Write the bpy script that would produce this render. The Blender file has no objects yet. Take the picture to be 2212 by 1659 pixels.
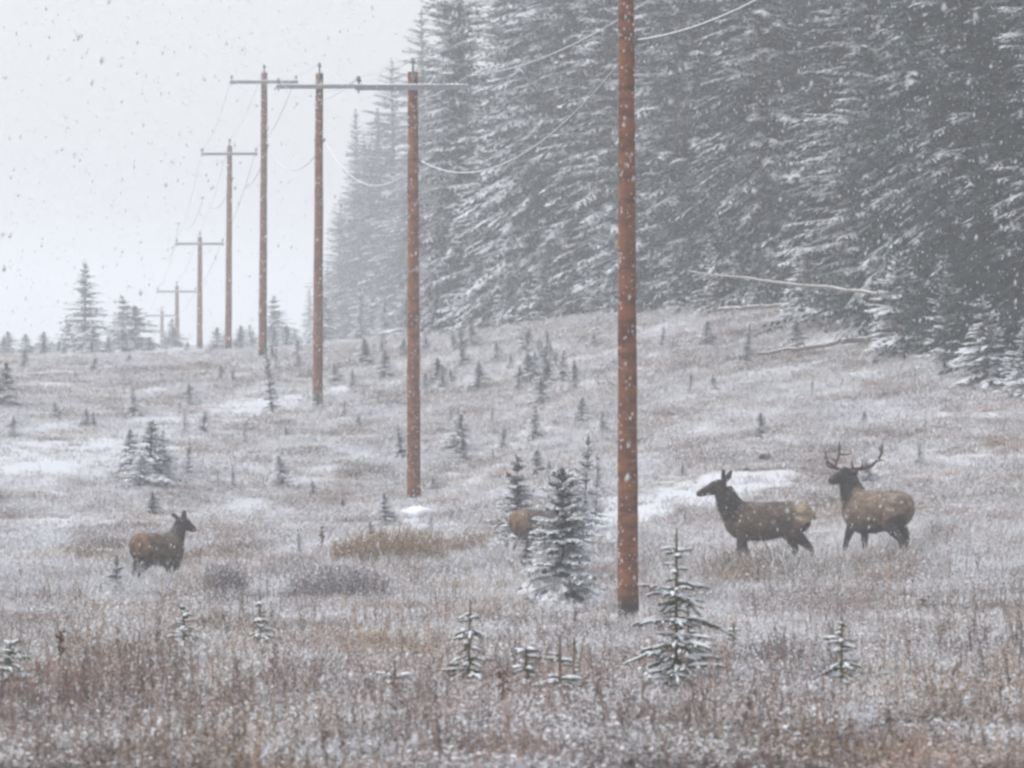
import bpy, bmesh, math, random
import numpy as np
from mathutils import Vector, Matrix, Euler

R = math.radians
scene = bpy.context.scene
COL = scene.collection

# ------------------------------------------------------------------ camera
CAMZ = 4.0
F = 12100.0            # focal length in pixels of a 2212 px wide frame
UC, VC = 1106.0, 829.5
cam_d = bpy.data.cameras.new('camera')
cam_d.sensor_width = 36.0
cam_d.lens = 36.0 * F / 2212.0
cam_d.clip_start = 0.5
cam_d.clip_end = 6000
cam_d.dof.use_dof = True
cam_d.dof.focus_distance = 118
cam_d.dof.aperture_fstop = 5.6
cam = bpy.data.objects.new('camera', cam_d)
COL.objects.link(cam)
cam.location = (0, 0, CAMZ)
cam.rotation_euler = (R(90), 0, 0)
scene.camera = cam

# ------------------------------------------------------------------ world, sun, exposure
SUN_EL, SUN_ROT = R(56), R(-98)
world = bpy.data.worlds.new('World')
scene.world = world
world.use_nodes = True
wn = world.node_tree.nodes; wl = world.node_tree.links
wn.clear()
sky = wn.new('ShaderNodeTexSky'); sky.sky_type = 'NISHITA'
sky.sun_disc = False
sky.sun_elevation = SUN_EL; sky.sun_rotation = SUN_ROT
sky.air_density = 1.0; sky.dust_density = 2.5; sky.ozone_density = 1.0
hs = wn.new('ShaderNodeHueSaturation')          # an overcast sky: the same light without its blue
hs.inputs['Saturation'].default_value = 0.35
bgw = wn.new('ShaderNodeBackground'); bgw.inputs['Strength'].default_value = 0.14
wo = wn.new('ShaderNodeOutputWorld')
wl.new(sky.outputs[0], hs.inputs['Color']); wl.new(hs.outputs[0], bgw.inputs[0]); wl.new(bgw.outputs[0], wo.inputs[0])

sun_d = bpy.data.lights.new('sun', 'SUN')
sun_d.energy = 0.5; sun_d.angle = R(60); sun_d.color = (1, 0.99, 0.97)
sun = bpy.data.objects.new('sun', sun_d); COL.objects.link(sun)
# direction to the sun: rotation measured like the sky texture's
sd = Vector((math.sin(SUN_ROT) * math.cos(SUN_EL), math.cos(SUN_ROT) * math.cos(SUN_EL), math.sin(SUN_EL)))
sun.rotation_euler = sd.to_track_quat('Z', 'Y').to_euler()
sun.location = (0, 0, 60)

vs = scene.view_settings
vs.view_transform = 'Standard'; vs.look = 'None'; vs.gamma = 1.0; vs.use_curve_mapping = False
vs.exposure = 0.84

cy = scene.cycles
cy.use_denoising = True
cy.max_bounces = 8; cy.diffuse_bounces = 3; cy.glossy_bounces = 2; cy.volume_bounces = 5
cy.transparent_max_bounces = 8
cy.filter_width = 2.7
cy.use_adaptive_sampling = False

# ------------------------------------------------------------------ helpers
def P(u, v, d):
    return np.array([(u - UC) / F * d, d, CAMZ + (VC - v) / F * d])

def ihash(ix, iy, seed):
    h = (ix.astype(np.int64) * 374761393 + iy.astype(np.int64) * 668265263 + seed * 974634777) & 0xffffffff
    h = ((h ^ (h >> 13)) * 1274126177) & 0xffffffff
    h = (h ^ (h >> 16)) & 0xffff
    return h / 65535.0

def vnoise(x, y, seed=0):
    x = np.asarray(x, float); y = np.asarray(y, float)
    ix = np.floor(x); iy = np.floor(y)
    fx = x - ix; fy = y - iy
    fx = fx * fx * (3 - 2 * fx); fy = fy * fy * (3 - 2 * fy)
    a = ihash(ix, iy, seed); b = ihash(ix + 1, iy, seed); c = ihash(ix, iy + 1, seed); d = ihash(ix + 1, iy + 1, seed)
    return (a * (1 - fx) + b * fx) * (1 - fy) + (c * (1 - fx) + d * fx) * fy

def fbm(x, y, seed=0, oct=3):
    s = 0; a = 0.5; t = 0
    for k in range(oct):
        s = s + a * vnoise(np.asarray(x) * 2 ** k, np.asarray(y) * 2 ** k, seed + k * 17); t += a; a *= 0.5
    return s / t

def smooth(a, b, x):
    t = np.clip((x - a) / (b - a), 0, 1)
    return t * t * (3 - 2 * t)

# ------------------------------------------------------------------ terrain height
CTRL = [  # (u, v, distance) of ground seen in the photograph
    (0, 1659, 45), (1106, 1659, 45), (2212, 1659, 45),
    (0, 1500, 60), (1106, 1500, 60), (2212, 1500, 60),
    (0, 1405, 77), (1106, 1405, 77), (2212, 1400, 77),
    (0, 1330, 96), (1355, 1345, 96), (2212, 1310, 96), (1215, 1326, 98),
    (345, 1290, 110), (0, 1280, 110), (800, 1265, 108), (1650, 1256, 110), (1895, 1216, 114), (2212, 1205, 111),
    (1130, 1221, 116), (893, 1104, 146), (0, 1150, 130), (400, 1130, 131),
    (0, 985, 160), (300, 960, 168), (687, 878, 196), (568, 775, 246), (0, 790, 235), (250, 785, 240),
    (495, 763, 296), (431, 754, 346), (0, 773, 300), (0, 768, 350), (381, 750, 420),
    (2212, 845, 150), (1900, 770, 168), (1900, 1000, 134), (2212, 1030, 128), (1600, 900, 152), (1450, 670, 215),
    (1400, 1000, 134), (1100, 850, 192), (1100, 712, 255), (950, 728, 275), (720, 746, 345), (1300, 780, 190),
]
cp = np.array([P(*c) for c in CTRL])
extra = np.array([(-6, 0, 2.2), (0, 0, 2.3), (6, 0, 2.3), (-8, 22, 1.5), (0, 22, 1.5), (8, 22, 1.5),
                  (38, 150, 6.5), (40, 220, 11.0), (34, 110, 2.6), (30, 290, 11.0), (20, 360, 9.5),
                  (-40, 110, -0.6), (-40, 235, 4.6), (-45, 330, 5.0), (-25, 60, 0.4), (25, 60, 0.8),
                  (0, 460, 6.3), (-45, 460, 5.6), (40, 460, 8.5)])
cp = np.vstack([cp, extra])
AX = 2.0
def _k(r2):
    return np.where(r2 > 1e-9, r2 * np.log(np.maximum(r2, 1e-9)), 0.0)
_cx, _cy, _cz = cp[:, 0] * AX, cp[:, 1], cp[:, 2]
n_ = len(cp)
_A = np.zeros((n_ + 3, n_ + 3))
_A[:n_, :n_] = _k((_cx[:, None] - _cx) ** 2 + (_cy[:, None] - _cy) ** 2) + np.eye(n_) * 4.0
_A[:n_, n_] = 1; _A[:n_, n_ + 1] = _cx; _A[:n_, n_ + 2] = _cy
_A[n_:, :n_] = _A[:n_, n_:].T
_W = np.linalg.solve(_A, np.concatenate([_cz, [0, 0, 0]]))

def ground(x, y, rough=True):
    x = np.atleast_1d(np.asarray(x, float)); y = np.atleast_1d(np.asarray(y, float))
    xc = np.where(np.abs(x) > 30, np.sign(x) * (30 + 14 * np.tanh((np.abs(x) - 30) / 14)), x)
    yc = np.clip(y, 0, 450)
    out = np.empty_like(xc)
    for s in range(0, len(xc), 20000):
        a = xc[s:s + 20000] * AX; b = yc[s:s + 20000]
        out[s:s + 20000] = _k((a[:, None] - _cx) ** 2 + (b[:, None] - _cy) ** 2) @ _W[:n_] + _W[n_] + _W[n_ + 1] * a + _W[n_ + 2] * b
    out = out - np.maximum(y - 450, 0) * 0.004
    if rough:
        amp = smooth(20, 45, y)
        out = out + amp * (0.26 * (fbm(x / 3.1, y / 5.0, 3, 2) - .5) + 0.16 * (fbm(x / 0.9, y / 1.1, 9, 2) - .5))
    return out

def gz(x, y):
    return float(ground(x, y)[0])

def hit(u, v, d0=42.0, d1=460.0):
    d = np.arange(d0, d1, 0.5)
    x = (u - UC) / F * d
    z = CAMZ + (VC - v) / F * d
    g = ground(x, d, False)
    k = np.nonzero(g >= z)[0]
    dd = d[k[0]] if len(k) else d[np.argmin(z - g)]
    return (u - UC) / F * dd, float(dd)

# snow patches: (u, v, half width px, half height px)
PATCH = [(50, 975, 95, 32), (150, 990, 110, 22), (290, 965, 90, 20), (400, 925, 90, 20), (500, 893, 80, 16), (600, 873, 60, 12), (110, 925, 60, 16), (340, 905, 60, 10),
         (1320, 1115, 80, 26), (1400, 1095, 90, 28), (1290, 1160, 50, 20),
         (905, 1100, 45, 16), (1150, 1240, 45, 30), (1280, 1300, 60, 20), (1590, 1350, 120, 22), (1700, 1385, 70, 14), (520, 1225, 90, 14),
         (700, 1300, 70, 10), (570, 1290, 60, 14), (1010, 1250, 50, 12), (1460, 1535, 60, 22), (1330, 1350, 60, 14), (120, 1130, 160, 12), (520, 1110, 120, 12), (700, 845, 90, 8), (1280, 830, 40, 10), (740, 1180, 60, 12), (600, 1340, 90, 12)]
TRACK = [[(-30, 1005, 56), (120, 985, 56), (260, 960, 50), (400, 922, 44), (520, 891, 34), (650, 860, 18)],
         [(1225, 1185, 30), (1330, 1118, 36), (1480, 1076, 36), (1610, 1048, 20), (1700, 1034, 8)]]
for tr in TRACK:
    for (u0, v0, h0), (u1, v1, h1) in zip(tr[:-1], tr[1:]):
        for i in range(5):
            q = i / 5; PATCH.append((u0 + (u1 - u0) * q, v0 + (v1 - v0) * q, 62, h0 + (h1 - h0) * q))
PW = []
for (u, v, ru, rv) in PATCH:
    x0, y0 = hit(u, v); _, ya = hit(u, v + rv); _, yb = hit(u, v - rv)
    PW.append((x0, y0, ru / F * y0, max(0.5, (yb - ya) / 2)))
def snowmask(x, y):
    x = np.asarray(x, float); y = np.asarray(y, float)
    m = np.zeros_like(x)
    wob = 1.5 * (fbm(x / .8, y / 1.9, 41, 4) - .5) + .7 * (vnoise(x / .22, y / .5, 19) - .5)
    for (a, b, rx, ry) in PW:
        q = np.sqrt(((x - a) / rx) ** 2 + ((y - b) / ry) ** 2)
        m = np.maximum(m, 1 - smooth(0.45, 1.30, q + wob))
    return m * .88

# ------------------------------------------------------------------ object helpers
def mesh_np(name, v, f):
    """v (n,3), f list of index tuples or an (m,k) array"""
    me = bpy.data.meshes.new(name)
    v = np.asarray(v, np.float32)
    if isinstance(f, np.ndarray) and f.ndim == 2:
        m, k = f.shape
        me.vertices.add(len(v)); me.vertices.foreach_set('co', v.ravel())
        me.loops.add(m * k); me.loops.foreach_set('vertex_index', f.astype(np.int32).ravel())
        me.polygons.add(m)
        me.polygons.foreach_set('loop_start', np.arange(0, m * k, k, dtype=np.int32))
        me.update(calc_edges=True)
        me.validate()
    else:
        me.from_pydata([tuple(p) for p in v], [], f)
        me.update()
    return me

def ob(name, me, mat, parent=None, smooth_=False, label=None, cat=None, group=None, kind=None, loc=None):
    if mat is not None:
        me.materials.clear(); me.materials.append(mat)
    if smooth_:
        me.polygons.foreach_set('use_smooth', np.ones(len(me.polygons), bool))
    o = bpy.data.objects.new(name, me); COL.objects.link(o)
    if parent is not None: o.parent = parent
    if loc is not None: o.location = loc
    tag(o, label, cat, group, kind)
    return o

def tag(o, label=None, cat=None, group=None, kind=None):
    if label: o['label'] = label
    if cat: o['category'] = cat
    if group: o['group'] = group
    if kind: o['kind'] = kind
    return o

def thing(name, label, cat, loc, group=None, rz=0.0, s=1.0):
    o = bpy.data.objects.new(name, None); COL.objects.link(o)
    o.empty_display_size = 0.3
    o.location = loc; o.rotation_euler = (0, 0, rz); o.scale = (s, s, s)
    return tag(o, label, cat, group)

def copy_thing(root, loc, rz, s, label=None, group=None, cat=None):
    r = root.copy(); COL.objects.link(r)
    r.location = loc; r.rotation_euler = (RND.gauss(0, .05), RND.gauss(0, .05), rz); r.scale = (s, s, s) if not hasattr(s, '__len__') else s
    tag(r, label, cat, group)
    for ch in list(root.children):
        c = ch.copy(); COL.objects.link(c); c.parent = r
        for g in list(ch.children):
            d = g.copy(); COL.objects.link(d); d.parent = c
    return r

class MB:
    def __init__(s): s.v = []; s.f = []
    def add(s, v, f):
        b = len(s.v); s.v.extend([tuple(p) for p in v]); s.f.extend([tuple(i + b for i in q) for q in f])
    def tube(s, pts, rad, n=8, cap=True, squash=None):
        pts = [Vector(p) for p in pts]; b = len(s.v); m = len(pts)
        up0 = Vector((0, 0, 1))
        for i, p in enumerate(pts):
            t = (pts[min(i + 1, m - 1)] - pts[max(i - 1, 0)]).normalized()
            if i == 0:
                up = up0 if abs(t.z) < 0.95 else Vector((1, 0, 0))
                a = t.cross(up).normalized()
            else:
                a = (a - t * a.dot(t)).normalized()      # carried along the tube without twisting
            c = a.cross(t).normalized()
            r = rad[i]; ra, rc = r if hasattr(r, '__len__') else (r, r)
            for k in range(n):
                w = 2 * math.pi * k / n
                s.v.append(tuple(p + a * (math.cos(w) * ra) + c * (math.sin(w) * rc)))
        for i in range(m - 1):
            for k in range(n):
                k2 = (k + 1) % n
                s.f.append((b + i * n + k, b + i * n + k2, b + (i + 1) * n + k2, b + (i + 1) * n + k))
        if cap:
            s.f.append(tuple(b + k for k in reversed(range(n))))
            s.f.append(tuple(b + (m - 1) * n + k for k in range(n)))
    def box(s, c, h, rot=None):
        M = rot or Matrix.Identity(3)
        v = [Vector(c) + M @ Vector((sx * h[0], sy * h[1], sz * h[2])) for sx in (-1, 1) for sy in (-1, 1) for sz in (-1, 1)]
        s.add(v, [(0, 1, 3, 2), (4, 6, 7, 5), (0, 4, 5, 1), (2, 3, 7, 6), (0, 2, 6, 4), (1, 5, 7, 3)])
    def mesh(s, name):
        return mesh_np(name, np.array(s.v), s.f)

# ------------------------------------------------------------------ materials
def new_mat(name):
    m = bpy.data.materials.new(name); m.use_nodes = True
    nt = m.node_tree; nt.nodes.clear()
    out = nt.nodes.new('ShaderNodeOutputMaterial'); b = nt.nodes.new('ShaderNodeBsdfPrincipled')
    b.inputs['Roughness'].default_value = 0.85
    b.inputs['Specular IOR Level'].default_value = 0.15
    nt.links.new(b.outputs[0], out.inputs[0])
    return m, nt, b

def N(nt, t, **kw):
    n = nt.nodes.new(t)
    for k, v in kw.items():
        if hasattr(n, k): setattr(n, k, v)
        else: n.inputs[k].default_value = v
    return n

def noise(nt, scale, detail=3, rough=0.55, vec=None, dim='3D'):
    n = nt.nodes.new('ShaderNodeTexNoise')
    n.inputs['Scale'].default_value = scale; n.inputs['Detail'].default_value = detail; n.inputs['Roughness'].default_value = rough
    if vec is not None: nt.links.new(vec, n.inputs['Vector'])
    return n.outputs['Fac']

def rng(nt, val, a, b, c=0.0, d=1.0):
    n = nt.nodes.new('ShaderNodeMapRange'); n.interpolation_type = 'SMOOTHSTEP'
    nt.links.new(val, n.inputs['Value'])
    for k, x in zip(('From Min', 'From Max', 'To Min', 'To Max'), (a, b, c, d)): n.inputs[k].default_value = x
    return n.outputs[0]

def mix(nt, fac, a, b):
    n = nt.nodes.new('ShaderNodeMix'); n.data_type = 'RGBA'
    for sock, x in ((n.inputs[0], fac), (n.inputs[6], a), (n.inputs[7], b)):
        if isinstance(x, bpy.types.NodeSocket): nt.links.new(x, sock)
        elif hasattr(x, '__len__'): sock.default_value = (*x, 1) if len(x) == 3 else x
        else: sock.default_value = x
    return n.outputs[2]

def math_(nt, op, a, b=0.0):
    n = nt.nodes.new('ShaderNodeMath'); n.operation = op
    for sock, x in ((n.inputs[0], a), (n.inputs[1], b)):
        if isinstance(x, bpy.types.NodeSocket): nt.links.new(x, sock)
        else: sock.default_value = x
    return n.outputs[0]

def normal_z(nt):
    g = nt.nodes.new('ShaderNodeNewGeometry'); s = nt.nodes.new('ShaderNodeSeparateXYZ')
    nt.links.new(g.outputs['Normal'], s.inputs[0])
    return s.outputs['Z'], g.outputs['Position']

SNOW = (0.75, 0.77, 0.80)

def needle_mat(name, green, dark, snow_lo, snow_hi, scale=2.2, brown=None, clump=1.5, vary=.2):
    """conifer needles with snow lying on the faces that look up"""
    m, nt, b = new_mat(name)
    nz, pos = normal_z(nt)
    n1 = noise(nt, scale, 3, .6, pos); n2 = noise(nt, scale * 7, 2, .6, pos)
    c = mix(nt, rng(nt, n2, .35, .65), dark, green)
    if brown: c = mix(nt, rng(nt, n1, .55, .75), c, brown)
    s = math_(nt, 'ADD', math_(nt, 'MULTIPLY', nz, 0.62), math_(nt, 'MULTIPLY', math_(nt, 'SUBTRACT', n1, .5), clump))
    s = math_(nt, 'ADD', s, math_(nt, 'MULTIPLY', math_(nt, 'SUBTRACT', n2, .5), 0.9))
    oi = nt.nodes.new('ShaderNodeObjectInfo')      # some trees carry more snow than others
    s = math_(nt, 'ADD', s, math_(nt, 'MULTIPLY', math_(nt, 'SUBTRACT', oi.outputs['Random'], .5), vary))
    f = rng(nt, s, snow_lo, snow_hi)
    nt.links.new(mix(nt, f, c, SNOW), b.inputs['Base Color'])
    return m

M = {}
M['forest_needles'] = needle_mat('forest_needles', (.030, .060, .054), (.009, .020, .020), .40, .96, .62, None, 2.5, .4)
M['inner_shade_needles'] = needle_mat('inner_shade_needles', (.030, .058, .052), (.009, .019, .019), .92, 1.45, .62, None, 2.2, .2)  # dark copy of the forest needles: less snow, shade inside the stand painted in
M['young_needles'] = needle_mat('young_needles', (.085, .105, .085), (.035, .046, .038), .10, .66, 5.0, None, 1.8, .3)
M['seedling_needles'] = needle_mat('seedling_needles', (.085, .105, .088), (.040, .052, .044), -.04, .52, 2.5, None, 1.6, .3)
M['sapling_needles'] = needle_mat('sapling_needles', (.115, .135, .060), (.060, .070, .034), .55, 1.0, 14.0, (.10, .075, .035))

m, nt, b = new_mat('snow'); M['snow'] = m
tc = N(nt, 'ShaderNodeNewGeometry')
nt.links.new(mix(nt, noise(nt, 9, 3, .6, tc.outputs['Position']), (.72, .745, .78), (.84, .86, .88)), b.inputs['Base Color'])
b.inputs['Roughness'].default_value = .9

m, nt, b = new_mat('falling_snow'); M['flake'] = m
b.inputs['Base Color'].default_value = (.84, .85, .87, 1)
tl = N(nt, 'ShaderNodeBsdfTranslucent'); tl.inputs['Color'].default_value = (.84, .85, .87, 1)
mx = N(nt, 'ShaderNodeMixShader'); mx.inputs[0].default_value = .5
nt.links.new(b.outputs[0], mx.inputs[1]); nt.links.new(tl.outputs[0], mx.inputs[2]); nt.links.new(mx.outputs[0], [n for n in nt.nodes if n.type == 'OUTPUT_MATERIAL'][0].inputs[0])

m, nt, b = new_mat('bark'); M['bark'] = m
nz, pos = normal_z(nt)
c = mix(nt, noise(nt, 12, 3, .6, pos), (.035, .026, .02), (.11, .08, .06))
c = mix(nt, rng(nt, math_(nt, 'ADD', nz, math_(nt, 'MULTIPLY', noise(nt, 8, 2, .5, pos), .5)), .55, .9), c, SNOW)
nt.links.new(c, b.inputs['Base Color'])

m, nt, b = new_mat('pale_dead_wood'); M['dead_wood'] = m
nz, pos = normal_z(nt)
c = mix(nt, noise(nt, 6, 4, .6, pos), (.10, .08, .065), (.24, .20, .17))
c = mix(nt, rng(nt, math_(nt, 'ADD', nz, math_(nt, 'MULTIPLY', noise(nt, 3, 3, .5, pos), .6)), .85, 1.15), c, SNOW)
nt.links.new(c, b.inputs['Base Color'])

m, nt, b = new_mat('sapling_stem'); M['sapling_stem'] = m
g = N(nt, 'ShaderNodeNewGeometry')
c = mix(nt, rng(nt, noise(nt, 25, 2, .6, g.outputs['Position']), .4, .6), (.10, .075, .035), (.16, .13, .055))
nt.links.new(c, b.inputs['Base Color'])

# creosoted pole: red-brown, horizontally chattered, snow driven onto it, dark butt
m, nt, b = new_mat('creosoted_pole'); M['pole'] = m
tc = N(nt, 'ShaderNodeTexCoord')
mp = N(nt, 'ShaderNodeMapping'); mp.inputs['Scale'].default_value = (1.6, 1.6, 4.2)
nt.links.new(tc.outputs['Object'], mp.inputs['Vector'])
mp2 = N(nt, 'ShaderNodeMapping'); mp2.inputs['Scale'].default_value = (9, 9, 0.35)
nt.links.new(tc.outputs['Object'], mp2.inputs['Vector'])
sx = N(nt, 'ShaderNodeSeparateXYZ'); nt.links.new(tc.outputs['Object'], sx.inputs[0])
c = mix(nt, rng(nt, noise(nt, 1.6, 4, .65, mp.outputs[0]), .34, .66), (.095, .034, .018), (.25, .098, .046))
c = mix(nt, rng(nt, noise(nt, 2.5, 3, .6, mp2.outputs[0]), .5, .75, 0, .55), c, (.055, .024, .016))
c = mix(nt, rng(nt, noise(nt, .55, 2, .5, tc.outputs['Object']), .45, .7, 0, .5), c, (.21, .095, .050))
nb = math_(nt, 'ADD', sx.outputs[2], math_(nt, 'MULTIPLY', noise(nt, 4, 3, .6, tc.outputs['Object']), .5))
c = mix(nt, rng(nt, nb, .40, 1.0, 1, 0), c, (.030, .024, .022))
vo = N(nt, 'ShaderNodeTexVoronoi'); vo.inputs['Scale'].default_value = 17; vo.inputs['Randomness'].default_value = 1
mp3 = N(nt, 'ShaderNodeMapping'); mp3.inputs['Scale'].default_value = (1, 1, .6)
nt.links.new(tc.outputs['Object'], mp3.inputs['Vector']); nt.links.new(mp3.outputs[0], vo.inputs['Vector'])
spk = math_(nt, 'MULTIPLY', rng(nt, vo.outputs['Distance'], .22, .40, 1, 0), rng(nt, noise(nt, 5, 3, .7, tc.outputs['Object']), .50, .62))
c = mix(nt, math_(nt, 'MULTIPLY', spk, .7), c, (.72, .73, .75))
fine = rng(nt, noise(nt, 26, 3, .75, mp3.outputs[0]), .62, .76, 0, .55)
c = mix(nt, fine, c, (.6, .56, .55))
nt.links.new(c, b.inputs['Base Color'])
bp = N(nt, 'ShaderNodeBump'); bp.inputs['Strength'].default_value = .6; bp.inputs['Distance'].default_value = .01
nt.links.new(noise(nt, 1.6, 4, .7, mp.outputs[0]), bp.inputs['Height']); nt.links.new(bp.outputs[0], b.inputs['Normal'])

m, nt, b = new_mat('crossarm_wood'); M['arm'] = m
nz, pos = normal_z(nt)
c = mix(nt, noise(nt, 5, 3, .6, pos), (.17, .175, .185), (.30, .30, .31))
c = mix(nt, rng(nt, noise(nt, 30, 2, .7, pos), .62, .75, 0, .6), c, SNOW)
nt.links.new(c, b.inputs['Base Color'])
m, nt, b = new_mat('insulator_porcelain'); M['porcelain'] = m
b.inputs['Base Color'].default_value = (.20, .20, .21, 1); b.inputs['Roughness'].default_value = .35
m, nt, b = new_mat('galvanised_steel'); M['steel'] = m
b.inputs['Base Color'].default_value = (.16, .165, .17, 1); b.inputs['Roughness'].default_value = .6; b.inputs['Metallic'].default_value = .4
m, nt, b = new_mat('snow_coated_wire'); M['wire'] = m
nz, pos = normal_z(nt)
nt.links.new(mix(nt, rng(nt, math_(nt, 'ADD', nz, math_(nt, 'MULTIPLY', math_(nt, 'SUBTRACT', noise(nt, 3, 2, .6, pos), .5), .9)), -.75, .0), (.12, .12, .125), (.70, .72, .74)), b.inputs['Base Color'])

# ground sheet: litter and frozen soil showing through thin snow; attribute 'snow' = how much lies there
m, nt, b = new_mat('snowy_ground'); M['ground'] = m
nz, pos = normal_z(nt)
at = N(nt, 'ShaderNodeAttribute'); at.attribute_name = 'snow'
n1 = noise(nt, 1.1, 5, .65, pos); n2 = noise(nt, 9, 4, .7, pos); n3 = noise(nt, .35, 3, .5, pos)
lit = mix(nt, rng(nt, n2, .3, .7), (.115, .078, .062), (.25, .185, .15))
lit = mix(nt, rng(nt, n3, .42, .62, 0, .7), lit, (.21, .165, .105))
f = math_(nt, 'ADD', math_(nt, 'MULTIPLY', at.outputs['Fac'], 1.25), math_(nt, 'MULTIPLY', math_(nt, 'SUBTRACT', n1, .5), .9))
f = math_(nt, 'ADD', f, math_(nt, 'MULTIPLY', math_(nt, 'SUBTRACT', n2, .5), .9))
c = mix(nt, rng(nt, f, .18, .72), lit, (.66, .675, .70))
nt.links.new(c, b.inputs['Base Color'])
bp = N(nt, 'ShaderNodeBump'); bp.inputs['Strength'].default_value = .7; bp.inputs['Distance'].default_value = .06
nt.links.new(n2, bp.inputs['Height']); nt.links.new(bp.outputs[0], b.inputs['Normal'])

def veg_mat(name, snow_scale=26, lo=.52, hi=.72):
    m, nt, b = new_mat(name)
    a = N(nt, 'ShaderNodeAttribute'); a.attribute_name = 'tint'; a.attribute_type = 'INSTANCER'
    fr = N(nt, 'ShaderNodeAttribute'); fr.attribute_name = 'frost'; fr.attribute_type = 'INSTANCER'
    nz, pos = normal_z(nt)
    n1 = noise(nt, snow_scale, 3, .65, pos); n2 = noise(nt, 14, 2, .5, pos)
    hsv = N(nt, 'ShaderNodeHueSaturation')
    nt.links.new(a.outputs['Color'], hsv.inputs['Color'])
    nt.links.new(rng(nt, n2, .3, .7, .55, 1.45), hsv.inputs['Value'])
    s = math_(nt, 'ADD', n1, math_(nt, 'MULTIPLY', math_(nt, 'SUBTRACT', fr.outputs['Fac'], .5), .55))
    s = math_(nt, 'ADD', s, math_(nt, 'MULTIPLY', nz, .08))
    nt.links.new(mix(nt, rng(nt, s, lo, hi), hsv.outputs[0], (.74, .75, .77)), b.inputs['Base Color'])
    return m
M['grass'] = veg_mat('dry_grass')
M['shrub_leaf'] = veg_mat('low_shrub_leaves', 18, .56, .70)
M['stalk'] = veg_mat('dry_stalks', 30, .66, .80)

def plain(name, a, bcol, scale=10, snow=None):
    m, nt, b = new_mat(name)
    nz, pos = normal_z(nt)
    c = mix(nt, rng(nt, noise(nt, scale, 3, .6, pos), .35, .65), a, bcol)
    if snow:
        s = math_(nt, 'ADD', math_(nt, 'MULTIPLY', nz, snow[2]), noise(nt, scale * 1.7, 3, .6, pos))
        c = mix(nt, rng(nt, s, snow[0], snow[1]), c, SNOW)
    nt.links.new(c, b.inputs['Base Color'])
    return m
M['rock'] = plain('dark_rock', (.05, .045, .045), (.13, .11, .11), 9, (.75, 1.0, .4))
M['shrub_twigs'] = plain('bare_shrub_twigs', (.155, .115, .115), (.29, .235, .23), 16, (.50, .70, .15))
M['ochre_twigs'] = plain('ochre_shrub_twigs', (.27, .175, .105), (.42, .295, .19), 12, (.56, .76, .15))
M['weed'] = plain('dead_weed', (.07, .035, .022), (.16, .08, .05), 30, (.75, .95, .2))
M['log_end'] = plain('brown_log', (.09, .04, .03), (.19, .10, .075), 20, (.85, 1.1, .55))
m, nt, b = new_mat('antler'); M['antler'] = m
g = N(nt, 'ShaderNodeTexCoord')
nt.links.new(mix(nt, noise(nt, 6, 2, .5, g.outputs['Object']), (.045, .026, .016), (.12, .065, .035)), b.inputs['Base Color'])
m, nt, b = new_mat('eye'); M['eye'] = m
b.inputs['Base Color'].default_value = (.01, .008, .007, 1); b.inputs['Roughness'].default_value = .15
m, nt, b = new_mat('elk_coat'); M['coat'] = m
at = N(nt, 'ShaderNodeAttribute'); at.attribute_name = 'coat'
tc = N(nt, 'ShaderNodeTexCoord')
hsv = N(nt, 'ShaderNodeHueSaturation'); nt.links.new(at.outputs['Color'], hsv.inputs['Color'])
mp = N(nt, 'ShaderNodeMapping'); mp.inputs['Scale'].default_value = (.6, 1, 1); nt.links.new(tc.outputs['Object'], mp.inputs['Vector'])
nt.links.new(rng(nt, noise(nt, 9, 4, .7, mp.outputs[0]), .28, .72, .45, 1.5), hsv.inputs['Value'])
nz, pos = normal_z(nt)
sn = math_(nt, 'MULTIPLY', rng(nt, noise(nt, 22, 2, .6, pos), .60, .72, 0, .55), rng(nt, nz, -.3, .8))
sn = math_(nt, 'MAXIMUM', sn, math_(nt, 'MULTIPLY', rng(nt, noise(nt, 11, 3, .7, pos), .48, .68, 0, .32), rng(nt, nz, .3, .95)))
nt.links.new(mix(nt, sn, hsv.outputs[0], (.7, .7, .71)), b.inputs['Base Color'])
bp = N(nt, 'ShaderNodeBump'); bp.inputs['Strength'].default_value = .8; bp.inputs['Distance'].default_value = .02
nt.links.new(noise(nt, 40, 3, .7, mp.outputs[0]), bp.inputs['Height']); nt.links.new(bp.outputs[0], b.inputs['Normal'])

# ------------------------------------------------------------------ ground sheet
def axis(parts):
    a = []
    for (s, e, st) in parts: a.extend(np.arange(s, e, st))
    return np.array(a + [parts[-1][1]], float)
gx = axis([(-1400, -200, 200), (-200, -60, 20), (-60, -32, 2), (-32, -12, .5), (-12, 14, .28), (14, 34, .5), (34, 60, 2), (60, 200, 20), (200, 1400, 200)])
gy = axis([(-60, 0, 10), (0, 40, 2), (40, 150, .35), (150, 300, .6), (300, 460, 2), (460, 700, 20), (700, 1900, 150)])
X, Y = np.meshgrid(gx, gy)
Z = ground(X.ravel(), Y.ravel())
nx, ny = len(gx), len(gy)
ii = np.arange(nx * ny).reshape(ny, nx)
quads = np.stack([ii[:-1, :-1].ravel(), ii[:-1, 1:].ravel(), ii[1:, 1:].ravel(), ii[1:, :-1].ravel()], 1)
gme = mesh_np('ground', np.stack([X.ravel(), Y.ravel(), Z], 1), quads)
def base_snow(x, y):
    s = .20 + .16 * smooth(60, 115, y) + .10 * smooth(120, 200, y)
    s = s + .5 * (fbm(x / 3.5, y / 7, 77, 3) - .5)
    return np.clip(s, 0, .8)
sm = np.maximum(snowmask(X.ravel(), Y.ravel()), base_snow(X.ravel(), Y.ravel()))
at = gme.attributes.new('snow', 'FLOAT', 'POINT'); at.data.foreach_set('value', sm.astype(np.float32))
ob('ground', gme, M['ground'], None, True, kind='structure')

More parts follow.
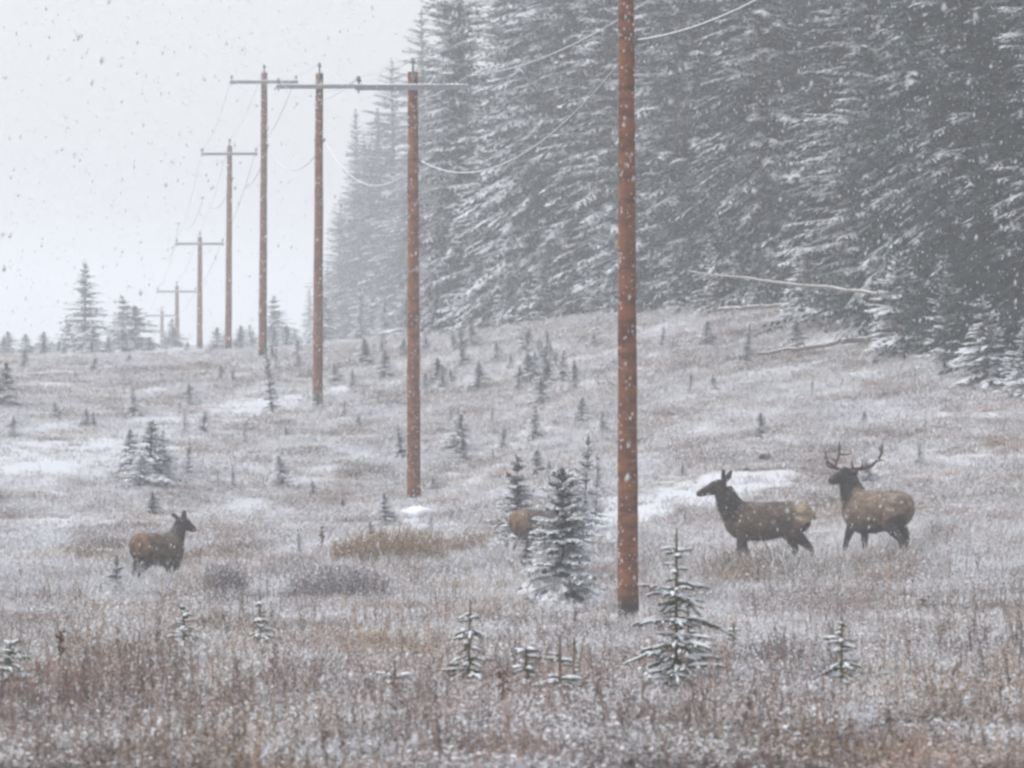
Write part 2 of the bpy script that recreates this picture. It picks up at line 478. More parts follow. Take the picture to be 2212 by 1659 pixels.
# ------------------------------------------------------------------ haze
mh = bpy.data.materials.new('haze'); mh.use_nodes = True
nt = mh.node_tree; nt.nodes.clear()
out = nt.nodes.new('ShaderNodeOutputMaterial'); pv = nt.nodes.new('ShaderNodeVolumePrincipled')
pv.inputs['Color'].default_value = (.97, .985, 1.0, 1)
pv.inputs['Density'].default_value = 0.0013
pv.inputs['Anisotropy'].default_value = 0.0
nt.links.new(pv.outputs[0], out.inputs['Volume'])
hb = MB(); hb.box((0, 900, 14), (1420, 1020, 28))
hz = ob('haze', hb.mesh('haze'), mh, kind='stuff')

# ------------------------------------------------------------------ conifer generator
def conifer(seed, H, Rb, nb, twig=.32, tw=.035, droop=.35, up=.5, power=.85, low=.03, seg=.16, gaps=.15, whorl=None, el0=-.30, tpow=1.15, wsd=.10):
    """crown of a spruce: drooping fronds, each a spine with paired twigs; returns arrays of verts and quads"""
    rs = np.random.RandomState(seed)
    V = []; Q = []
    def quad(a, b_, w, side):
        # narrow roof-like leaf from a to b_
        base = len(V)
        mid = a * .5 + b_ * .5
        V.append(a); V.append(mid + side * w + np.array([0, 0, -w * .5])); V.append(b_); V.append(mid - side * w + np.array([0, 0, -w * .5]))
        Q.append((base, base + 1, base + 2)); Q.append((base, base + 2, base + 3))
    side_gain = rs.uniform(.75, 1.2, 9)
    for i in range(nb):
        t = (i + rs.rand()) / nb
        t = t ** tpow
        if whorl: t = (round(t * whorl) + rs.normal(0, wsd)) / whorl
        t = min(max(t, 0), 1)
        h = H * (low + (.985 - low) * t)
        az = rs.uniform(0, 2 * math.pi)
        L = Rb * (1 - t) ** power * rs.uniform(.62, 1.12) * side_gain[int(az / 6.2832 * 9) % 9] + .03 * Rb + .05
        if rs.rand() < gaps: L *= .55
        el = (el0 + (.65 - el0) * t ** 1.3 * (up / .5)) + rs.normal(0, .10)
        d0 = np.array([math.cos(az), math.sin(az), 0.0]); lat = np.array([-d0[1], d0[0], 0.0])
        ns = max(2, int(L / seg))
        pts = []
        for k in range(ns + 1):
            q = k / ns
            r = L * q
            z = h + math.sin(el) * r - droop * L * (q ** 2) * (1 - .6 * t) + .12 * L * max(0, q - .7)
            pts.append(d0 * (r * math.cos(el * .5)) + np.array([0, 0, z]) + lat * rs.normal(0, .02 * L))
        for k in range(ns):
            a = pts[k]; b_ = pts[k + 1]
            quad(a, b_ + (b_ - a) * .3, tw * 1.1, lat)
            q = (k + .5) / ns
            l0 = min(twig * 1.6, L * .42) * (1 - .55 * q) * (.35 + .65 * min(1, q * 3))
            fw = (b_ - a) / (np.linalg.norm(b_ - a) + 1e-6)
            for sgn in (1, -1):
                for _ in range(2):
                    l = l0 * rs.uniform(.6, 1.2)
                    s0 = a + (b_ - a) * rs.rand()
                    dr = fw * rs.uniform(.5, 1.0) + lat * sgn * rs.uniform(.6, 1.0) + np.array([0, 0, -rs.uniform(.05, .55)])
                    dr /= np.linalg.norm(dr)
                    sd_ = np.cross(dr, [0, 0, 1.0]); sd_ /= np.linalg.norm(sd_) + 1e-6
                    quad(s0, s0 + dr * l, tw * rs.uniform(.8, 1.4), sd_)
            if rs.rand() < .5:      # hanging twig
                l = l0 * .7
                dr = np.array([rs.normal(0, .25), rs.normal(0, .25), -1.0]); dr /= np.linalg.norm(dr)
                quad(a, a + dr * l, tw, lat)
    # leader
    for k in range(10):
        az = rs.uniform(0, 6.28); dr = np.array([math.cos(az) * .5, math.sin(az) * .5, .8])
        z = H * (1 - .05 * rs.rand())
        quad(np.array([0, 0, z - .1 * twig]), np.array([0, 0, z]) + dr * twig * .5, tw, np.array([-dr[1], dr[0], 0]))
    return np.array(V), np.array(Q)

def trunk_mesh(H, r, seed=0, n=7):
    rs = random.Random(seed)
    b = MB(); k = 9
    b.tube([(rs.uniform(-.012, .012) * H * (i / k) * .5, rs.uniform(-.012, .012) * H * (i / k) * .5, H * .985 * i / k - .02 * H * (i == 0)) for i in range(k + 1)],
           [r * (1 - .95 * i / k) + .004 for i in range(k + 1)], n)
    return b.mesh('trunk')

def make_tree(name, label, cat, seed, H, Rb, nb, mat, tr=.16, **kw):
    root = thing(name, label, cat, (0, 0, 0))
    v, q = conifer(seed, H, Rb, nb, **kw)
    ob('crown', mesh_np('crown', v, q), M[mat], root)
    ob('trunk', trunk_mesh(H, tr, seed), M['bark'], root)
    return root

used = set()
def place(proto, x, y, s, rz, label, group=None, sink=.05, cat=None):
    z = gz(x, y) - sink
    if proto.name not in used:
        used.add(proto.name)
        proto.location = (x, y, z); proto.rotation_euler = (0, 0, rz)
        proto.scale = (s, s, s) if not hasattr(s, '__len__') else s
        tag(proto, label, cat, group)
        return proto
    return copy_thing(proto, (x, y, z), rz, s, label, group, cat)

RND = random.Random(11)
# big forest spruces, unit: metres at 18 m height
BIG = [make_tree('spruce_tree', 'tall snow-dusted spruce', 'tree', 100 + k, 18.0, (2.3, 2.6, 2.1, 2.45, 2.8)[k], 760, 'forest_needles', .19,
                 twig=.36, tw=.045, droop=(.34, .44, .28, .38, .26)[k], seg=.20, gaps=.4, whorl=(38, 32, 42, 35, 30)[k], el0=(-.12, -.2, -.05, -.15, 0)[k], wsd=.24, power=.68) for k in range(5)]
FG = 'spruces of the forest edge'
# (u of trunk, v of base, distance, height m, proto, label)
FOREST = [
    (668, 747, 400, 6.0, 2, 'faint slim spruce spire at the far tip of the forest edge, beyond the third pole'),
    (765, 744, 352, 14.6, 2, 'pale narrow spruce peeking behind the farthest large forest tree'),
    (845, 738, 318, 15.4, 1, 'hazy pointed spruce whose whole tip stands against the sky beside the second pole'),
    (735, 747, 335, 9.0, 0, 'lower hazy spruce at the foot of the farthest large forest tree, nearest the third pole'),
    (800, 745, 330, 11.5, 4, 'short hazy spruce filling the skirt of the pointed spruce beside the second pole'),
    (880, 738, 308, 12.5, 1, 'hazy spruce between the pointed spruce and the second pole'),
    (705, 748, 350, 5.5, 1, 'low hazy spruce at the outer foot of the far forest, right of the third pole'),
    (815, 744, 336, 13.8, 2, 'hazy spruce directly behind the pointed spruce beside the second pole'),
    (930, 733, 290, 16.0, 1, 'hazy spruce whose top shows just right of the second pole tip'),
    (790, 746, 345, 12.5, 0, 'hazy spruce between the lower one near the third pole and the pointed one'),
    (905, 735, 300, 13.0, 3, 'hazy spruce standing right behind the second pole'),
    (990, 727, 272, 20.5, 0, 'first very tall forest spruce right of the second pole, its edge against the sky'),
    (1070, 722, 262, 20.0, 4, 'tall spruce just right of the one that rises first beside the second pole'),
    (1150, 715, 252, 21.0, 1, 'tall spruce behind the drooping wires, midway between the first two poles'),
    (1235, 706, 244, 20.0, 3, 'tall spruce behind the lowest cable, next towards the nearest pole'),
    (1320, 695, 236, 21.0, 2, 'tall spruce hidden partly by the nearest pole on its left side'),
    (1410, 682, 222, 20.0, 0, 'tall spruce rising immediately right of the nearest pole'),
    (1500, 675, 212, 21.0, 4, 'tall spruce above the left end of the long leaning dead log'),
    (1590, 678, 206, 20.0, 1, 'tall spruce above the middle of the long leaning dead log'),
    (1680, 690, 198, 21.0, 3, 'tall spruce above the short snowy log on the hillside'),
    (1770, 708, 190, 20.0, 0, 'tall spruce behind the right half of the long leaning dead log'),
    (1875, 745, 178, 21.0, 4, 'dark spruce at whose foot the long leaning dead log ends'),
    (1990, 780, 168, 20.0, 1, 'dark spruce standing above the root end of the lowest fallen log'),
    (2085, 800, 162, 19.0, 3, 'dark spruce with snowy low skirt right of the fallen logs'),
    (2185, 838, 153, 20.0, 2, 'nearest dark snow-laden spruce at the right edge of the photo'),
    (2275, 850, 150, 19.0, 0, 'dark spruce cut by the right edge of the photo'),
]
for k, (u, v, d, H, p, lab) in enumerate(FOREST):
    if k < 11: d, H = d * 1.5, H * 1.5 * (1.12 if k else 1)
    elif k < 17: H *= 1.3
    q = P(u, v, d); s = H / 18.0; q = q * np.array([1, 1, 1]) + np.array([q[0] / d * 4, 4, 0])
    fat = (1.0, 1.5, 1.7, 1.9, 1.9, 1.7, 1.6)[k] if k < 7 else 1.5 if k < 11 else RND.uniform(.88, 1.02)
    if k == 0: fat = 1.5
    if k == 1: fat = 1.0
    place(BIG[p], q[0], q[1], (s * fat, s * fat, s), RND.uniform(0, 6.28), lab, FG, .15)
# trees massed behind the edge: nothing tells them apart
BL = 'tall spruce in the dim crowd behind the forest edge'
back = [(u_, v_, d_) for (u_, v_, d_, *_r) in FOREST[10:]]
for k, (u, v, d) in enumerate(back):
    for row in range(4):
        q = P(u, v, d)
        x = q[0] + 3.2 + row * 3.4 + RND.uniform(-1.1, 1.1); y = q[1] + 2.5 + row * 4.2 + RND.uniform(-2.5, 2.5)
        if d > 240 and row > 1: continue
        if abs(x / y) > .125: continue
        s = RND.uniform(1.15, 1.4)
        if d > 255: s *= .92
        t_ = place(BIG[RND.randrange(5)], x, y, (s * 1.1, s * 1.1, s), RND.uniform(0, 6.28), BL, 'spruces behind the forest edge', .15)
        for c_ in t_.children:      # back rows coloured darker by thinner snow, painting shade between the front crowns
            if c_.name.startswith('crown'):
                c_.material_slots[0].link = 'OBJECT'; c_.material_slots[0].material = M['inner_shade_needles']
# gaps at the base of the edge are filled by shorter trees
MID = [make_tree('young_spruce', 'young spruce', 'tree', 300 + k, 4.0, (1.35, 1.15, 1.5, .95)[k], (230, 240, 210, 135)[k], 'seedling_needles', .045,
                 twig=(.52, .40, .58, .46)[k], tw=(.075, .055, .08, .075)[k], low=.05, droop=(.40, .30, .45, .28)[k], seg=(.30, .24, .32, .30)[k],
                 whorl=(9, 14, 7, 8)[k], wsd=.22, power=(.8, .95, .62, .85)[k], gaps=.45, el0=(.05, -.05, .12, .1)[k], tpow=1.0) for k in range(4)]
GUF = [(1030, 735, 258, 3.6), (1100, 728, 250, 3.0), (1190, 722, 246, 3.4), (1290, 712, 236, 3.0), (1375, 700, 226, 3.2), (1465, 690, 214, 2.6), (1560, 690, 205, 3.0),
       (1640, 695, 200, 2.4), (1740, 712, 190, 2.8), (1830, 740, 182, 3.0), (1935, 788, 168, 3.0), (2040, 815, 160, 3.2), (2140, 845, 152, 2.6), (2200, 860, 148, 2.2),
       (880, 745, 300, 3.2), (780, 752, 330, 3.4), (940, 742, 280, 2.6), (830, 752, 315, 2.6), (700, 753, 350, 3.2)]
for k, (u, v, d, H) in enumerate(GUF):
    q = P(u, v, d); s = H / 4.0
    place(MID[k % 4], q[0], q[1], (s * 1.25, s * 1.25, s), RND.uniform(0, 6.28), 'low bushy spruce filling the foot of the forest edge', 'bushy spruces at the foot of the forest', .1)

# ------------------------------------------------------------------ young spruces on the clearing
# (u, v base, v top, proto, label)
HOR = [
    (185, 783, 570, 1, 'tallest lone spruce on the skyline left of the poles, with a bare thin tip'),
    (272, 778, 640, 0, 'second tallest skyline spruce, with a bushy double top'),
    (292, 778, 662, 2, 'bushy spruce leaning into the second tallest skyline spruce on its right side'),
    (52, 778, 722, 2, 'small round-topped skyline spruce near the left edge of the photo'),
    (112, 778, 738, 2, 'low skyline spruce between the small round-topped one and the tallest'),
    (148, 784, 698, 2, 'broad low spruce against the left flank of the tallest skyline spruce'),
    (232, 780, 722, 0, 'small spruce against the right flank of the tallest skyline spruce'),
    (322, 776, 728, 2, 'small skyline spruce in front of the faintest pole'),
    (371, 776, 688, 0, 'dense spruce covering the foot of the two farthest poles'),
    (435, 772, 736, 2, 'low spruce at the foot of the third farthest pole'),
    (490, 776, 705, 0, 'slim spruce covering the foot of the fourth farthest pole'),
    (545, 772, 712, 1, 'thin-tipped spruce just left of the foot of the fourth pole'),
    (592, 768, 640, 0, 'spruce with a ragged top half hidden behind the fourth pole'),
    (645, 762, 726, 2, 'low spruce between the third and fourth poles on the skyline'),
    (15, 780, 755, 2, 'lowest skyline spruce at the very left edge of the photo'),
    (405, 776, 738, 2, 'low bush-like spruce right of the dense spruce at the farthest poles'),
    (460, 776, 742, 2, 'low bush-like spruce left of the fourth farthest pole'),
    (520, 772, 738, 0, 'low spruce between two slim ones on the skyline by the fourth pole'),
    (205, 786, 745, 2, 'dark low spruce at the foot of the tallest skyline spruce'),
    (85, 780, 748, 2, 'low bush-like spruce between the leftmost skyline spruces'),
    (345, 780, 745, 2, 'low bush-like spruce left of the dense spruce at the farthest poles'),
    (620, 768, 735, 0, 'low spruce right of the ragged-topped spruce behind the fourth pole'),
]
SLOPE = [
    (590, 902, 775, 3, 'slender dark spruce left of the third pole, standing over a snow patch'),
    (288, 905, 852, 0, 'small snowy spruce on the left slope below the skyline'),
    (398, 945, 897, 3, 'small spruce on the snowy track, left one of a pair'),
    (440, 945, 898, 0, 'small bushy spruce on the snowy track, right one of a pair'),
    (282, 1030, 940, 2, 'leftmost spruce of the thicket below the snowy track'),
    (322, 1042, 922, 2, 'tallest spruce in the thicket below the snowy track'),
    (352, 1030, 945, 0, 'spruce on the right side of the thicket below the snowy track'),
    (407, 1032, 958, 3, 'thin spruce standing apart right of the thicket below the snowy track'),
    (300, 1052, 985, 2, 'front bushy spruce of the thicket below the snowy track'),
    (612, 1048, 988, 2, 'broad pale spruce on the slope left of the second pole'),
    (470, 1066, 1018, 3, 'small pale spruce right of the thicket, on open slope'),
    (530, 962, 912, 3, 'small spruce on the slope between the track and the third pole'),
    (868, 992, 925, 0, 'snowy spruce touching the left side of the second pole'),
    (985, 978, 902, 2, 'broad faint spruce right of the second pole'),
    (1088, 968, 918, 0, 'small faint spruce midway between the two nearest poles'),
    (1155, 952, 886, 0, 'dark-stemmed spruce with layered branches upslope of the dense spruce'),
    (1258, 912, 862, 2, 'dark leaning little spruce upslope, left of the nearest pole'),
    (1300, 948, 894, 0, 'neat conical little spruce just left of the nearest pole'),
    (1065, 922, 880, 3, 'tiny spruce upslope between the two nearest poles'),
    (1605, 795, 712, 1, 'young spruce standing at the left end of the lowest fallen log'),
    (1722, 762, 702, 2, 'snowy bush-like spruce between the two shorter fallen logs'),
    (1540, 845, 812, 2, 'small snowy spruce on the hillside below the lowest fallen log'),
    (1140, 842, 776, 2, 'left spruce of the cluster under the forest edge'),
    (1175, 832, 742, 3, 'thin tall spruce in the cluster under the forest edge'),
    (1215, 830, 772, 0, 'right spruce of the cluster under the forest edge'),
    (1118, 852, 806, 2, 'front low spruce of the cluster under the forest edge'),
    (1242, 828, 788, 2, 'dark low spruce closing the cluster under the forest edge on the right'),
    (1000, 792, 738, 0, 'small spruce under the forest edge right of the second pole'),
    (832, 815, 762, 2, 'low spruce close to the left side of the second pole, under the forest edge'),
    (790, 792, 742, 2, 'low spruce between the second and third poles under the forest edge'),
    (722, 832, 792, 2, 'bushy little spruce just right of the third pole'),
    (762, 835, 800, 0, 'second bushy little spruce right of the third pole'),
    (935, 1062, 1028, 0, 'tiny spruce just right of the foot of the second pole'),
    (675, 1068, 1038, 2, 'tiny spruce on the open slope left of the foot of the second pole'),
    (1475, 1028, 1002, 2, 'dark little bush-like spruce at the upper edge of the right snow patch'),
    (1430, 748, 708, 0, 'pale young spruce right of the nearest pole under the forest'),
    (8, 885, 800, 2, 'grey-green spruce cut by the left edge of the photo'),
    (215, 1107, 1074, 3, 'tiny dark spruce on the left slope above the lone elk'),
    (1115, 1192, 1008, 0, 'snowy spruce upslope of the dense one, over the half-hidden elk'),
    (1258, 1180, 978, 3, 'thin spruce behind the right side of the dense snowy spruce'),
    (1285, 1150, 1010, 3, 'second thin spruce behind the dense snowy one, nearer the nearest pole'),
    (645, 800, 772, 2, 'tiny spruce on the skyline slope between the third and fourth poles'),
    (120, 905, 868, 2, 'low pale spruce on the far left slope above the snowy track'),
    (185, 925, 890, 2, 'low spruce at the upper rim of the left snow patch'),
    (1065, 1010, 975, 3, 'tiny spruce on the slope left of the spruce over the hidden elk'),
    (1000, 1000, 955, 2, 'low spruce below the broad faint one right of the second pole'),
]
for lst in (HOR, SLOPE):
    for k, (u, v, vt, p, lab) in enumerate(lst):
        if lst is HOR: d = 330 + (k * 37 % 50); x, y = (u - UC) / F * d, d
        else: x, y = hit(u, v)
        H = (v - vt) / F * y * (1.18 if lst is SLOPE else 1.0)
        if lst is HOR: H = CAMZ + (VC - vt) / F * y - gz(x, y) + .05
        s = H / 4.0
        fat = 1.0
        if p == 2: fat = 1.5
        if p == 0: fat = 1.3
        if 'tallest lone' in lab: fat = 1.0
        if lst is HOR: fat *= 1.3
        place(MID[p], x, y, (s * fat, s * fat, s), RND.uniform(0, 6.28), lab, 'young spruces on the skyline' if lst is HOR else 'young spruces on the open slope', .05)
# low bushes that close the skyline band and the cluster under the forest
for k in range(26):
    u = RND.uniform(-10, 660); d = RND.uniform(280, 370); x, y = (u - UC) / F * d, d
    s = RND.uniform(.7, 1.5) / 4
    place(MID[RND.choice([0, 2, 2])], x, y, (s * 1.7, s * 1.7, s), RND.uniform(0, 6.28), 'low hazy bush-like spruce in the band along the skyline', 'bush-like spruces along the skyline', .05)
for k in range(34):
    u = RND.gauss(1090, 130); v = RND.uniform(745, 850); x, y = hit(u, v)
    s = RND.uniform(.5, 1.1) / 4
    place(MID[RND.choice([0, 2, 3, 2])], x, y, (s * 1.5, s * 1.5, s), RND.uniform(0, 6.28), 'small pale spruce in the thick young growth under the forest', 'young growth under the forest edge', .05)
place(MID[2], *hit(1132, 1250), (.28, .28, .21), 1.0, 'snowy bushy low spruce in front of the half-hidden elk', 'young spruces on the open slope', .05)
# many tiny seedlings
SG = 'tiny snow-dusted spruce seedling scattered over the open hillside'
cnt = 0
while cnt < 55:
    y = RND.uniform(118, 255); x = RND.uniform(-.10, .085) * y
    edge = 11.5 - (y - 140) * .118
    if x > edge - 1: continue
    if float(snowmask([x], [y])[0]) > .3: continue
    if RND.random() > .35 + .65 * float(fbm([x / 4], [y / 9], 5, 2)[0] > .5): continue
    s = RND.uniform(.30, .85) / 4
    place(MID[RND.choice([0, 2, 2, 3])], x, y, (s * 1.4, s * 1.4, s), RND.uniform(0, 6.28), SG, 'spruce seedlings on the hillside', .03)
    cnt += 1

# the dense snowy spruce in the middle of the clearing
x, y = P(1215, 1326, 98)[:2]
H = 318 / F * 98
DENSE = thing('young_spruce', 'dense snow-laden young spruce hiding an elk, left of the nearest pole', 'tree', (x, y, gz(x, y) - .03))
v1, q1 = conifer(911, H, .76, 620, twig=.18, tw=.028, droop=.34, seg=.085, power=.50, whorl=15, low=.10, gaps=.4, up=.6, el0=-.05, tpow=.95)
ob('crown', mesh_np('crown', v1, q1), M['young_needles'], DENSE)
ob('trunk', trunk_mesh(H, .05, 5), M['bark'], DENSE)
rs = np.random.RandomState(4)
sb = MB()
def lump(b, c, r, seed, n=6, squash=.5):
    r_ = random.Random(seed); rings = 3; base = len(b.v)
    for i in range(rings + 1):
        a = math.pi / 2 * i / rings
        for k in range(n):
            w = 6.2832 * k / n; j = r_.uniform(.8, 1.2)
            b.v.append((c[0] + r[0] * math.cos(a) * math.cos(w) * j, c[1] + r[1] * math.cos(a) * math.sin(w) * j, c[2] + r[2] * math.sin(a) * j))
    for i in range(rings):
        for k in range(n):
            k2 = (k + 1) % n
            b.f.append((base + i * n + k, base + i * n + k2, base + (i + 1) * n + k2, base + (i + 1) * n + k))
    b.f.append(tuple(base + rings * n + k for k in range(n))); b.f.append(tuple(base + k for k in reversed(range(n))))
for k in range(150):
    i = rs.randint(len(v1)); c = v1[i]
    if c[2] > H * .9: continue
    rr = math.hypot(c[0], c[1])
    if rr < .1: continue
    lump(sb, (c[0] * .96, c[1] * .96, c[2] - .005), (rs.uniform(.03, .075), rs.uniform(.03, .06), rs.uniform(.015, .035)), k)
ob('snow_load', sb.mesh('snow_load'), M['snow'], DENSE, True, kind='stuff')

# ------------------------------------------------------------------ sparse snowy saplings near the camera: every branch a part, its snow a sub-part
def needled(b, pts, r, rs, dens=90):
    """bottle-brush needles round a twig"""
    pts = [np.array(p) for p in pts]
    for a, c in zip(pts[:-1], pts[1:]):
        L = np.linalg.norm(c - a); fw = (c - a) / (L + 1e-9)
        s = np.cross(fw, [0, 0, 1.0]); s = s / (np.linalg.norm(s) + 1e-9) if np.linalg.norm(s) > .05 else np.array([1.0, 0, 0])
        w = np.cross(s, fw)
        for _ in range(max(3, int(L * dens))):
            p = a + (c - a) * rs.rand(); an = rs.uniform(0, 6.28)
            o = s * math.cos(an) + w * math.sin(an)
            e = p + o * r * rs.uniform(.7, 1.2) + fw * r * .9
            t = np.cross(o, fw) * .006
            b.add([p - t, p + t, e + t * .5, e - t * .5], [(0, 1, 2, 3)])

def snowrope(b, pts, r0, rs, n=6):
    m = len(pts); P2 = []; rad = []
    for i in range(m):
        p = np.array(pts[i]); q = i / (m - 1)
        P2.append(tuple(p + np.array([0, 0, r0 * .55])))
        j = rs.uniform(.65, 1.25) * (1 - .45 * q) * (.55 if i == 0 else 1)
        rad.append((r0 * 1.05 * j, r0 * .62 * j))
    b.tube(P2, rad, n)

CLEAR = []
def sapling(name, label, u, v, vt, whorls, d=None, seed=0, stems=(), thick=1.0, group='small snowy saplings in the near meadow', lean=0.0):
    """whorls: (height fraction, branch length in px, count, elevation in radians)"""
    if d is None: x, y = hit(u, v)
    else: x, y = P(u, v, d)[:2]
    H = (v - vt) / F * y; pm = y / F
    if v - vt < 110: H *= 1.22
    CLEAR.append((x, y)); rs = np.random.RandomState(seed + 500)
    root = thing(name, label, 'tree', (x, y, gz(x, y) - .02), group)
    tb = MB()
    tb.tube([(lean * H * q ** 1.3, 0, H * q) for q in (0, .25, .5, .75, .93, 1.0)], [.020 * thick, .017 * thick, .014 * thick, .012 * thick, .010 * thick, .005], 7)
    ob('trunk', tb.mesh('trunk'), M['sapling_stem'], root)
    nb_ = MB(); needled(nb_, [(lean * H * .5, 0, H * .5), (lean * H, 0, H * .99)], .016, rs, 160)
    ob('leader_needles', nb_.mesh('leader_needles'), M['sapling_needles'], root)
    for (hf, lp, cnt, el) in whorls:
        off = rs.uniform(0, 6.28)
        for k in range(cnt):
            az = off + 6.2832 * k / cnt + rs.uniform(-.3, .3)
            L = lp * pm * rs.uniform(.65, 1.2)
            e = el + rs.normal(0, .17)
            d0 = np.array([math.cos(az), math.sin(az), 0]); lat = np.array([-d0[1], d0[0], 0])
            hh = H * hf + rs.uniform(-.06, .04)
            st = np.array([lean * H * hf ** 1.3, 0, hh])
            pts = []
            for i in range(6):
                q = i / 5
                pts.append(st + d0 * L * q * math.cos(e) + np.array([0, 0, L * (math.sin(e) * q - .22 * q * q)]) + lat * rs.normal(0, .012))
            b = MB(); sn = MB()
            b.tube(pts, [.008, .007, .006, .005, .004, .003], 4)
            needled(b, pts, .030, rs, 130)
            snowrope(sn, pts[1:], .031 * rs.uniform(.6, 1.2), rs)
            if L > .18:
                for sg in (-1, 1):
                    for qi in (1, 2, 3) if L > .3 else (2,):
                        l2 = L * (.50 - .09 * qi) * rs.uniform(.7, 1.2)
                        a = pts[qi]
                        dr = d0 * .75 + lat * sg * .8 + np.array([0, 0, -.05 + rs.normal(0, .1)])
                        dr /= np.linalg.norm(dr)
                        p2 = [a + dr * l2 * t + np.array([0, 0, -.15 * l2 * t * t]) for t in (0, .35, .7, 1.0)]
                        b.tube(p2, [.005, .0045, .004, .003], 4)
                        needled(b, p2, .026, rs, 130)
                        snowrope(sn, p2[1:], .023 * rs.uniform(.5, 1.2), rs)
            br = ob('branch', b.mesh('branch'), M['sapling_needles'], root)
            ob('snow_cap', sn.mesh('snow_cap'), M['snow'], br, True)
    return root

sapling('spruce_sapling', 'largest sparse snowy sapling, in front and right of the nearest pole', 1460, 1500, 1152,
        [(.02, 95, 7, -.05), (.10, 118, 8, .0), (.18, 112, 7, .1), (.27, 100, 6, .15), (.34, 55, 4, .1), (.42, 110, 5, .08), (.50, 45, 4, .05), (.575, 95, 5, .1), (.62, 70, 4, .12), (.66, 30, 3, .2), (.74, 26, 4, .1), (.845, 48, 5, .30)], seed=1, thick=1.2, lean=.005)
sapling('spruce_sapling', 'thin second-stem sapling close right of the largest sparse snowy sapling', 1487, 1480, 1285, [(.12, 40, 4, 0), (.45, 42, 4, .0), (.62, 45, 4, .1), (.78, 24, 3, .5)], seed=2)
sapling('spruce_sapling', 'tall thin snowy sapling left of the near trio', 1012, 1490, 1285,
        [(.05, 52, 6, -.15), (.22, 62, 6, .0), (.38, 55, 6, .05), (.52, 28, 4, -.1), (.66, 55, 5, -.05), (.82, 30, 5, .02)], seed=3, lean=.02)
sapling('spruce_sapling', 'sapling with green bushy top between two snowier saplings', 1142, 1500, 1385, [(.1, 40, 5, -.05), (.4, 38, 5, .1), (.6, 30, 5, .1), (.75, 28, 4, .3), (.92, 34, 4, .25)], seed=4, lean=-.06)
sapling('spruce_sapling', 'bare-tipped sapling with a snowy V of two branches near its top', 1210, 1515, 1365, [(.04, 75, 7, -.1), (.16, 70, 7, .0), (.32, 55, 6, .1), (.40, 50, 4, .2), (.66, 42, 4, .42)], seed=5)
sapling('spruce_sapling', 'bare thin stick-like sapling beside the bare-tipped one', 1240, 1500, 1392, [(.15, 36, 5, 0), (.35, 34, 4, .1), (.52, 26, 3, .2)], seed=15)
sapling('spruce_sapling', 'short leaning sapling between the tall thin one and the trio', 1062, 1472, 1398, [(.05, 45, 6, -.05), (.25, 42, 5, .1)], seed=6, lean=.12)
sapling('spruce_sapling', 'low snowy sapling leftmost of the near row', 852, 1515, 1430, [(.05, 40, 5, -.05), (.30, 34, 5, .1), (.55, 38, 5, .45)], seed=7)
sapling('spruce_sapling', 'tiniest snowy sapling in the near row, right of the leftmost', 906, 1525, 1478, [(.15, 34, 6, .0), (.4, 22, 4, .2)], seed=8)
sapling('spruce_sapling', 'slim snowy sapling in the near meadow below the two elk', 1818, 1515, 1335, [(.10, 30, 5, -.1), (.30, 36, 6, .0), (.42, 44, 6, .1), (.60, 22, 4, .0), (.70, 38, 6, .12), (.86, 14, 4, .2)], seed=9)
sapling('spruce_sapling', 'tiny sapling standing alone right of the largest sparse sapling', 1585, 1410, 1362, [(.3, 16, 4, .2), (.6, 17, 4, .3)], seed=10)
sapling('spruce_sapling', 'wide-skirted snowy sapling in the tan grass on the left', 397, 1425, 1308, [(.04, 66, 8, -.12), (.14, 62, 8, -.05), (.26, 50, 7, .0), (.38, 40, 7, .05), (.52, 30, 6, .1), (.64, 28, 5, .1), (.78, 18, 5, .3), (.9, 8, 4, .6)], seed=11)
sapling('spruce_sapling', 'greenish sapling in tan grass right of the wide-skirted one', 562, 1425, 1322, [(.05, 50, 7, -.12), (.16, 46, 7, -.05), (.30, 38, 6, .0), (.45, 26, 6, .1), (.62, 20, 5, .2), (.8, 12, 4, .5)], seed=12)
sapling('spruce_sapling', 'dark bushy sapling cut by the left edge of the near meadow', 22, 1505, 1375, [(.1, 70, 8, .0), (.25, 75, 8, .1), (.42, 62, 8, .1), (.58, 52, 7, .2), (.75, 40, 6, .4), (.9, 22, 5, .8)], seed=13)
place(MID[2], *P(250, 1292, 105)[:2], (.26, .26, .235), 2.0, 'snowy little spruce beside the hind legs of the lone elk on the left', 'young spruces on the open slope', .03)
sapling('spruce_sapling', 'tiny pale sapling low in the grass near the left edge', 185, 1500, 1462, [(.2, 26, 6, .1), (.5, 20, 5, .3), (.8, 10, 4, .5)], seed=14)

# ------------------------------------------------------------------ utility poles
POLES = [  # u base, v base, distance, u top, arm tilt, label
    (1357, 1347, 96, 1352, 'nearest red-brown utility pole, its top outside the photo'),
    (894, 1106, 146, 892, 'second utility pole, with the longest visible crossarm'),
    (686, 880, 196, 690, 'third utility pole, standing between the second pole and the skyline ones'),
    (567, 777, 246, 571, 'fourth utility pole, foot on the skyline, its crossarm just left of the third one'),
    (493, 766, 296, 496, 'fifth utility pole, its foot hidden by a slim spruce'),
    (431, 756, 346, 432, 'sixth utility pole, hazy, foot visible on the skyline'),
    (383, 752, 422, 382, 'seventh utility pole, faint, behind the dense skyline spruce'),
    (350, 752, 500, 350, 'eighth and faintest utility pole, a ghost in the snowfall'),
]
TOPV = [-112, 155, 158, 157, 315, 513, 618, 672]
ARM_V = [-52, 190, 188, 178, 333, 527, 630, 682]
CABLE_H = [10.0, 9.16, 9.35, 9.4, 9.3, 9.3, 9.3, 9.3]
tops = []
